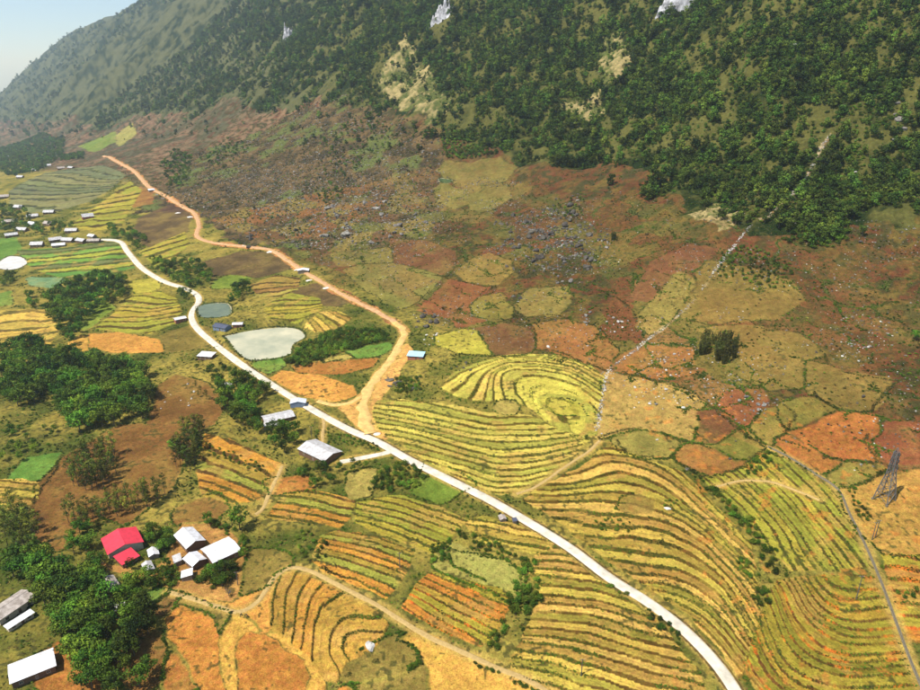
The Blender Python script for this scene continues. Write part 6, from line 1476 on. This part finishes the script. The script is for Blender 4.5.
# ------------------------------------------------------------------ buildings
def corrugated(m, L, W, z0, z1, th=0.07):
    """one roof slope: from the eave (y=0) to the top (y=W), ribs running down the slope"""
    n = max(8, int(L / 0.3)); pts = []; fc = []
    for i in range(n + 1):
        x = -L / 2 + L * i / n; b = 0.035 if i % 2 else 0.0
        pts += [(x, 0, z0 + b), (x, W, z1 + b), (x, 0, z0 - th), (x, W, z1 - th)]
    for i in range(n):
        k = i * 4; fc += [(k, k + 4, k + 5, k + 1), (k + 2, k + 3, k + 7, k + 6), (k, k + 2, k + 6, k + 4), (k + 1, k + 5, k + 7, k + 3)]
    fc += [(0, 1, 3, 2), (4 * n, 4 * n + 2, 4 * n + 3, 4 * n + 1)]
    return pts, fc

def building(R, eave, rise, ax, rc, wc, label):
    bx, by, yaw, L, Wd = R
    if ax == 'W': L, Wd, yaw = Wd, L, yaw + math.pi / 2
    g0 = [float(gz(bx + math.cos(yaw) * a * L * .45 - math.sin(yaw) * b * Wd * .45, by + math.sin(yaw) * a * L * .45 + math.cos(yaw) * b * Wd * .45)) for a in (-1, 0, 1) for b in (-1, 0, 1)]
    lo, hi = min(g0), float(np.mean(g0))
    nm = 'shed' if ('shed' in label or 'hut' in label or 'shelter' in label or 'annexe' in label or 'lean-to' in label or 'tiny' in label) else 'house'
    e = obj(nm, None, label=label, category=nm)
    e.location = (bx, by, hi); e.rotation_euler = (0, 0, yaw)
    ov = 0.55 if L > 7 else 0.3
    wl, ww = L - 2 * ov, Wd - 2 * ov
    m = MB(); sk = lo - hi - 0.4
    if ax == 'M':
        zt = lambda y: eave + rise * (y + ww / 2) / ww - 0.1
    else:
        zt = lambda y: eave + rise * (1 - abs(y) / (ww / 2 + ov)) - 0.1
    ys = [-ww / 2, 0, ww / 2]; pts = []
    for x in (-wl / 2, wl / 2):
        for y in ys: pts += [(x, y, sk), (x, y, zt(y))]
    m.poly(pts, [(0, 1, 3, 2), (2, 3, 5, 4), (6, 8, 9, 7), (8, 10, 11, 9), (0, 6, 7, 1), (4, 5, 11, 10), (1, 7, 9, 3), (3, 9, 11, 5)])
    obj('wall', m.mesh('wall', MAT[wc]), e)
    if ax == 'M':
        p, f = corrugated(None, L, Wd, eave, eave + rise); m = MB().poly([(x, y - Wd / 2, z) for x, y, z in p], f)
        obj('roof', m.mesh('roof', ROOF[rc]), e)
    else:
        p, f = corrugated(None, L, Wd / 2, eave - 0.05, eave + rise)
        r1 = obj('roof', MB().poly([(x, y - Wd / 2, z) for x, y, z in p], f).mesh('roof', ROOF[rc]), e)
        r2 = obj('roof', MB().poly([(-x, Wd / 2 - y, z) for x, y, z in p], f).mesh('roof', ROOF[rc]), e)
        obj('ridge_cap', MB().box((0, 0, eave + rise + 0.05), (L, 0.35, 0.08)).mesh('ridge_cap', ROOF[rc]), r1)
    # door and windows on the two long walls and the gable ends
    if nm == 'house' or L > 6:
        for sgn in (-1, 1):
            y = sgn * ww / 2
            d = obj('door', MB().box((wl * 0.06, y, 1.0), (1.1, 0.12, 2.0)).mesh('door', MAT['wood'] if wc != 'wood' else MAT['plank']), e)
            obj('handle', MB().box((wl * 0.06 + 0.4, y + sgn * 0.09, 1.0), (0.06, 0.08, 0.2)).mesh('handle', MAT['steel']), d)
            for xx in (-0.3, 0.33):
                wdw = obj('window', MB().box((wl * xx, y, 1.5), (1.1, 0.1, 1.0)).mesh('window', MAT['glass']), e)
                fr = MB()
                for cx_, cz_, sx_, sz_ in ((0, .55, 1.3, .1), (0, -.55, 1.3, .1), (-.6, 0, .1, 1.0), (.6, 0, .1, 1.0), (0, 0, .06, 1.0)):
                    fr.box((wl * xx + cx_, y + sgn * 0.03, 1.5 + cz_), (sx_, 0.12, sz_))
                obj('frame', fr.mesh('frame', MAT['cream'] if wc != 'cream' else MAT['wood']), wdw)
    else:
        obj('door', MB().box((wl * 0.1, -ww / 2, 0.85), (0.9, 0.1, 1.7)).mesh('door', MAT['wood']), e)
    return e
for R, eave, rise, ax, rc, wc, lb in BUILDINGS:
    building(R, eave, rise, ax, rc, wc, lb)

# ------------------------------------------------------------------ pylon, poles
def pylon(x, y, H=27.0):
    e = obj('pylon', None, label='grey steel lattice power pylon on the golden knoll', category='pylon'); e.location = (x, y, float(gz(x, y))); e.rotation_euler = (0, 0, 0.5)
    hw = lambda z: np.interp(z, [0, H * .55, H * .92, H], [3.3, 1.25, 0.75, 0.1])
    corner = ((-1, -1), (1, -1), (1, 1), (-1, 1)); lv = [0, 4.5, 8.2, 11.4, 14.2, 16.6, 18.8, 20.9, 22.9, H * .92]
    for cx_, cy_ in corner:
        m = MB()
        for a, b in zip(lv[:-1], lv[1:]):
            m.tube((cx_ * hw(a), cy_ * hw(a), a - (0.8 if a == 0 else 0)), (cx_ * hw(b), cy_ * hw(b), b), 0.24, n=5)
        m.tube((cx_ * hw(lv[-1]), cy_ * hw(lv[-1]), lv[-1]), (0, 0, H), 0.1, n=5)
        obj('leg', m.mesh('leg', MAT['steel']), e)
        obj('footing', MB().box((cx_ * 3.3, cy_ * 3.3, -0.2), (0.9, 0.9, 0.9)).mesh('footing', MAT['channel']), e)
    for a, b in zip(lv[:-1], lv[1:]):
        m = MB()
        for i in range(4):
            c0, c1 = corner[i], corner[(i + 1) % 4]
            m.tube((c0[0] * hw(a), c0[1] * hw(a), a), (c1[0] * hw(b), c1[1] * hw(b), b), 0.12, n=4)
            m.tube((c1[0] * hw(a), c1[1] * hw(a), a), (c0[0] * hw(b), c0[1] * hw(b), b), 0.12, n=4)
            m.tube((c0[0] * hw(b), c0[1] * hw(b), b), (c1[0] * hw(b), c1[1] * hw(b), b), 0.10, n=4)
        obj('brace', m.mesh('brace', MAT['steel']), e)
    for z, ln in ((15.5, 4.6), (19.2, 4.0), (22.6, 3.4)):
        for s in (-1, 1):
            m = MB(); w = hw(z)
            for q in (-1, 1):
                m.tube((s * w, q * w, z), (s * ln, 0, z + 0.3), 0.08, n=4); m.tube((s * w, q * w, z + 1.2), (s * ln, 0, z + 0.3), 0.06, n=4)
            arm = obj('cross_arm', m.mesh('cross_arm', MAT['steel']), e)
            obj('insulator', MB().tube((s * ln, 0, z + 0.25), (s * ln, 0, z - 1.2), 0.12).mesh('insulator', MAT['glass']), arm)
pylon(*PYLON)
for (x, y), h, lb in POLES:
    e = obj('utility_pole', None, label=lb, category='pole', group='poles in the fields'); e.location = (x, y, float(gz(x, y)))
    obj('shaft', MB().tube((0, 0, -0.8), (0, 0, h), 0.2, 0.13, 8).mesh('shaft', MAT['pole']), e)
    a = obj('cross_arm', MB().box((0, 0.16, h - 0.5), (1.8, 0.12, 0.14)).mesh('cross_arm', MAT['steel']), e)
    for s in (-0.8, 0, 0.8):
        obj('insulator', MB().tube((s, 0.16, h - 0.44), (s, 0.16, h - 0.12), 0.07).mesh('insulator', MAT['cream']), a)

# ------------------------------------------------------------------ motorbikes, tank, heaps
def motorbike(x, y, lb, rot):
    e = obj('motorbike', None, label=lb, category='motorbike', group='motorbikes parked in the village'); e.location = (x, y, float(gz(x, y)) + 0.14); e.rotation_euler = (0, 0, rot)
    for s in (-0.62, 0.62):
        w = MB(); n = 14
        for i in range(n):
            t0, t1 = 2 * math.pi * i / n, 2 * math.pi * (i + 1) / n
            w.tube((s + .27 * math.cos(t0), 0, .3 + .27 * math.sin(t0)), (s + .27 * math.cos(t1), 0, .3 + .27 * math.sin(t1)), 0.05, n=5)
        wh = obj('wheel', w.mesh('wheel', MAT['rubber']), e)
        obj('hub', MB().tube((s, -.06, .3), (s, .06, .3), 0.1).mesh('hub', MAT['steel']), wh)
    obj('body', MB().poly([(-.5, -.13, .45), (.35, -.13, .4), (.4, -.1, .75), (-.65, -.12, .72), (-.5, .13, .45), (.35, .13, .4), (.4, .1, .75), (-.65, .12, .72)],
        [(0, 1, 2, 3), (7, 6, 5, 4), (0, 4, 5, 1), (2, 6, 7, 3), (1, 5, 6, 2), (0, 3, 7, 4)]).mesh('body', MAT['paint']), e)
    obj('seat', MB().box((-.2, 0, .8), (.75, .24, .1)).mesh('seat', MAT['rubber']), e)
    obj('fork', MB().tube((.62, 0, .3), (.42, 0, 1.0), 0.04).mesh('fork', MAT['steel']), e)
    obj('handlebar', MB().tube((.4, -.33, 1.02), (.4, .33, 1.02), 0.025).mesh('handlebar', MAT['steel']), e)
    obj('headlight', MB().tube((.46, 0, .92), (.56, 0, .9), 0.09).mesh('headlight', MAT['glass']), e)
for i, ((x, y), lb) in enumerate(BIKES):
    motorbike(x, y, lb, 0.5 + i * 0.9)
x, y = TANK
t = obj('water_tank', None, label='small round white water tank among the village trees', category='tank'); t.location = (x, y, float(gz(x, y)) + 1.6)
obj('drum', MB().tube((0, 0, 0), (0, 0, 1.5), 0.75, 0.75, 14).mesh('drum', ROOF['white']), t)
obj('lid', MB().tube((0, 0, 1.5), (0, 0, 1.7), 0.5, 0.2, 14).mesh('lid', ROOF['white']), t)
for a in range(4):
    c, s = math.cos(a * math.pi / 2 + .7) * .6, math.sin(a * math.pi / 2 + .7) * .6
    obj('leg', MB().tube((c, s, -2.4), (c, s, 0), 0.07).mesh('leg', MAT['steel']), t)
for (x, y), r, lb in PILES:
    n = 18; V = []
    for j in range(7):
        for i in range(n):
            a = 2 * math.pi * i / n; q = j / 6.0
            rr = r * q * (1 + 0.35 * (float(fbm(math.cos(a) * 1.3 + x, math.sin(a) * 1.3 + y, 3, 3)) - 0.5))
            px, py = x + rr * math.cos(a) * 1.2, y + rr * math.sin(a) * 0.8
            V.append((px, py, float(gz(px, py)) + 0.32 * r * (1 - q) ** 1.1 + 0.12 * (float(fbm(px, py, 2, 4)) - .4) - (0.2 if j == 6 else 0)))
    q = [(j * n + i, j * n + (i + 1) % n, (j + 1) * n + (i + 1) % n, (j + 1) * n + i) for j in range(6) for i in range(n)]
    obj('gravel_heap', mesh_np('gravel_heap', V, np.array(q)[:, ::-1], None, MAT['gravel']), label=lb, category='heap', group='pale heaps along the dirt road')

# ------------------------------------------------------------------ haze over the whole valley
hz = MB().box((0, 4600, 140), (15400, 11400, 1580)).mesh('haze', MAT['glass'])
hz.materials.clear()
hm = bpy.data.materials.new('haze'); hm.use_nodes = True; nt = hm.node_tree
for n in list(nt.nodes): nt.nodes.remove(n)
pv = nt.nodes.new('ShaderNodeVolumePrincipled'); po = nt.nodes.new('ShaderNodeOutputMaterial')
pv.inputs['Color'].default_value = (0.74, 0.89, 1.0, 1); pv.inputs['Density'].default_value = 0.00008; pv.inputs['Anisotropy'].default_value = 0.45
nt.links.new(pv.outputs[0], po.inputs['Volume'])
hz.materials.append(hm)
obj('haze', hz, label='thin pale haze filling the whole valley', kind='stuff')
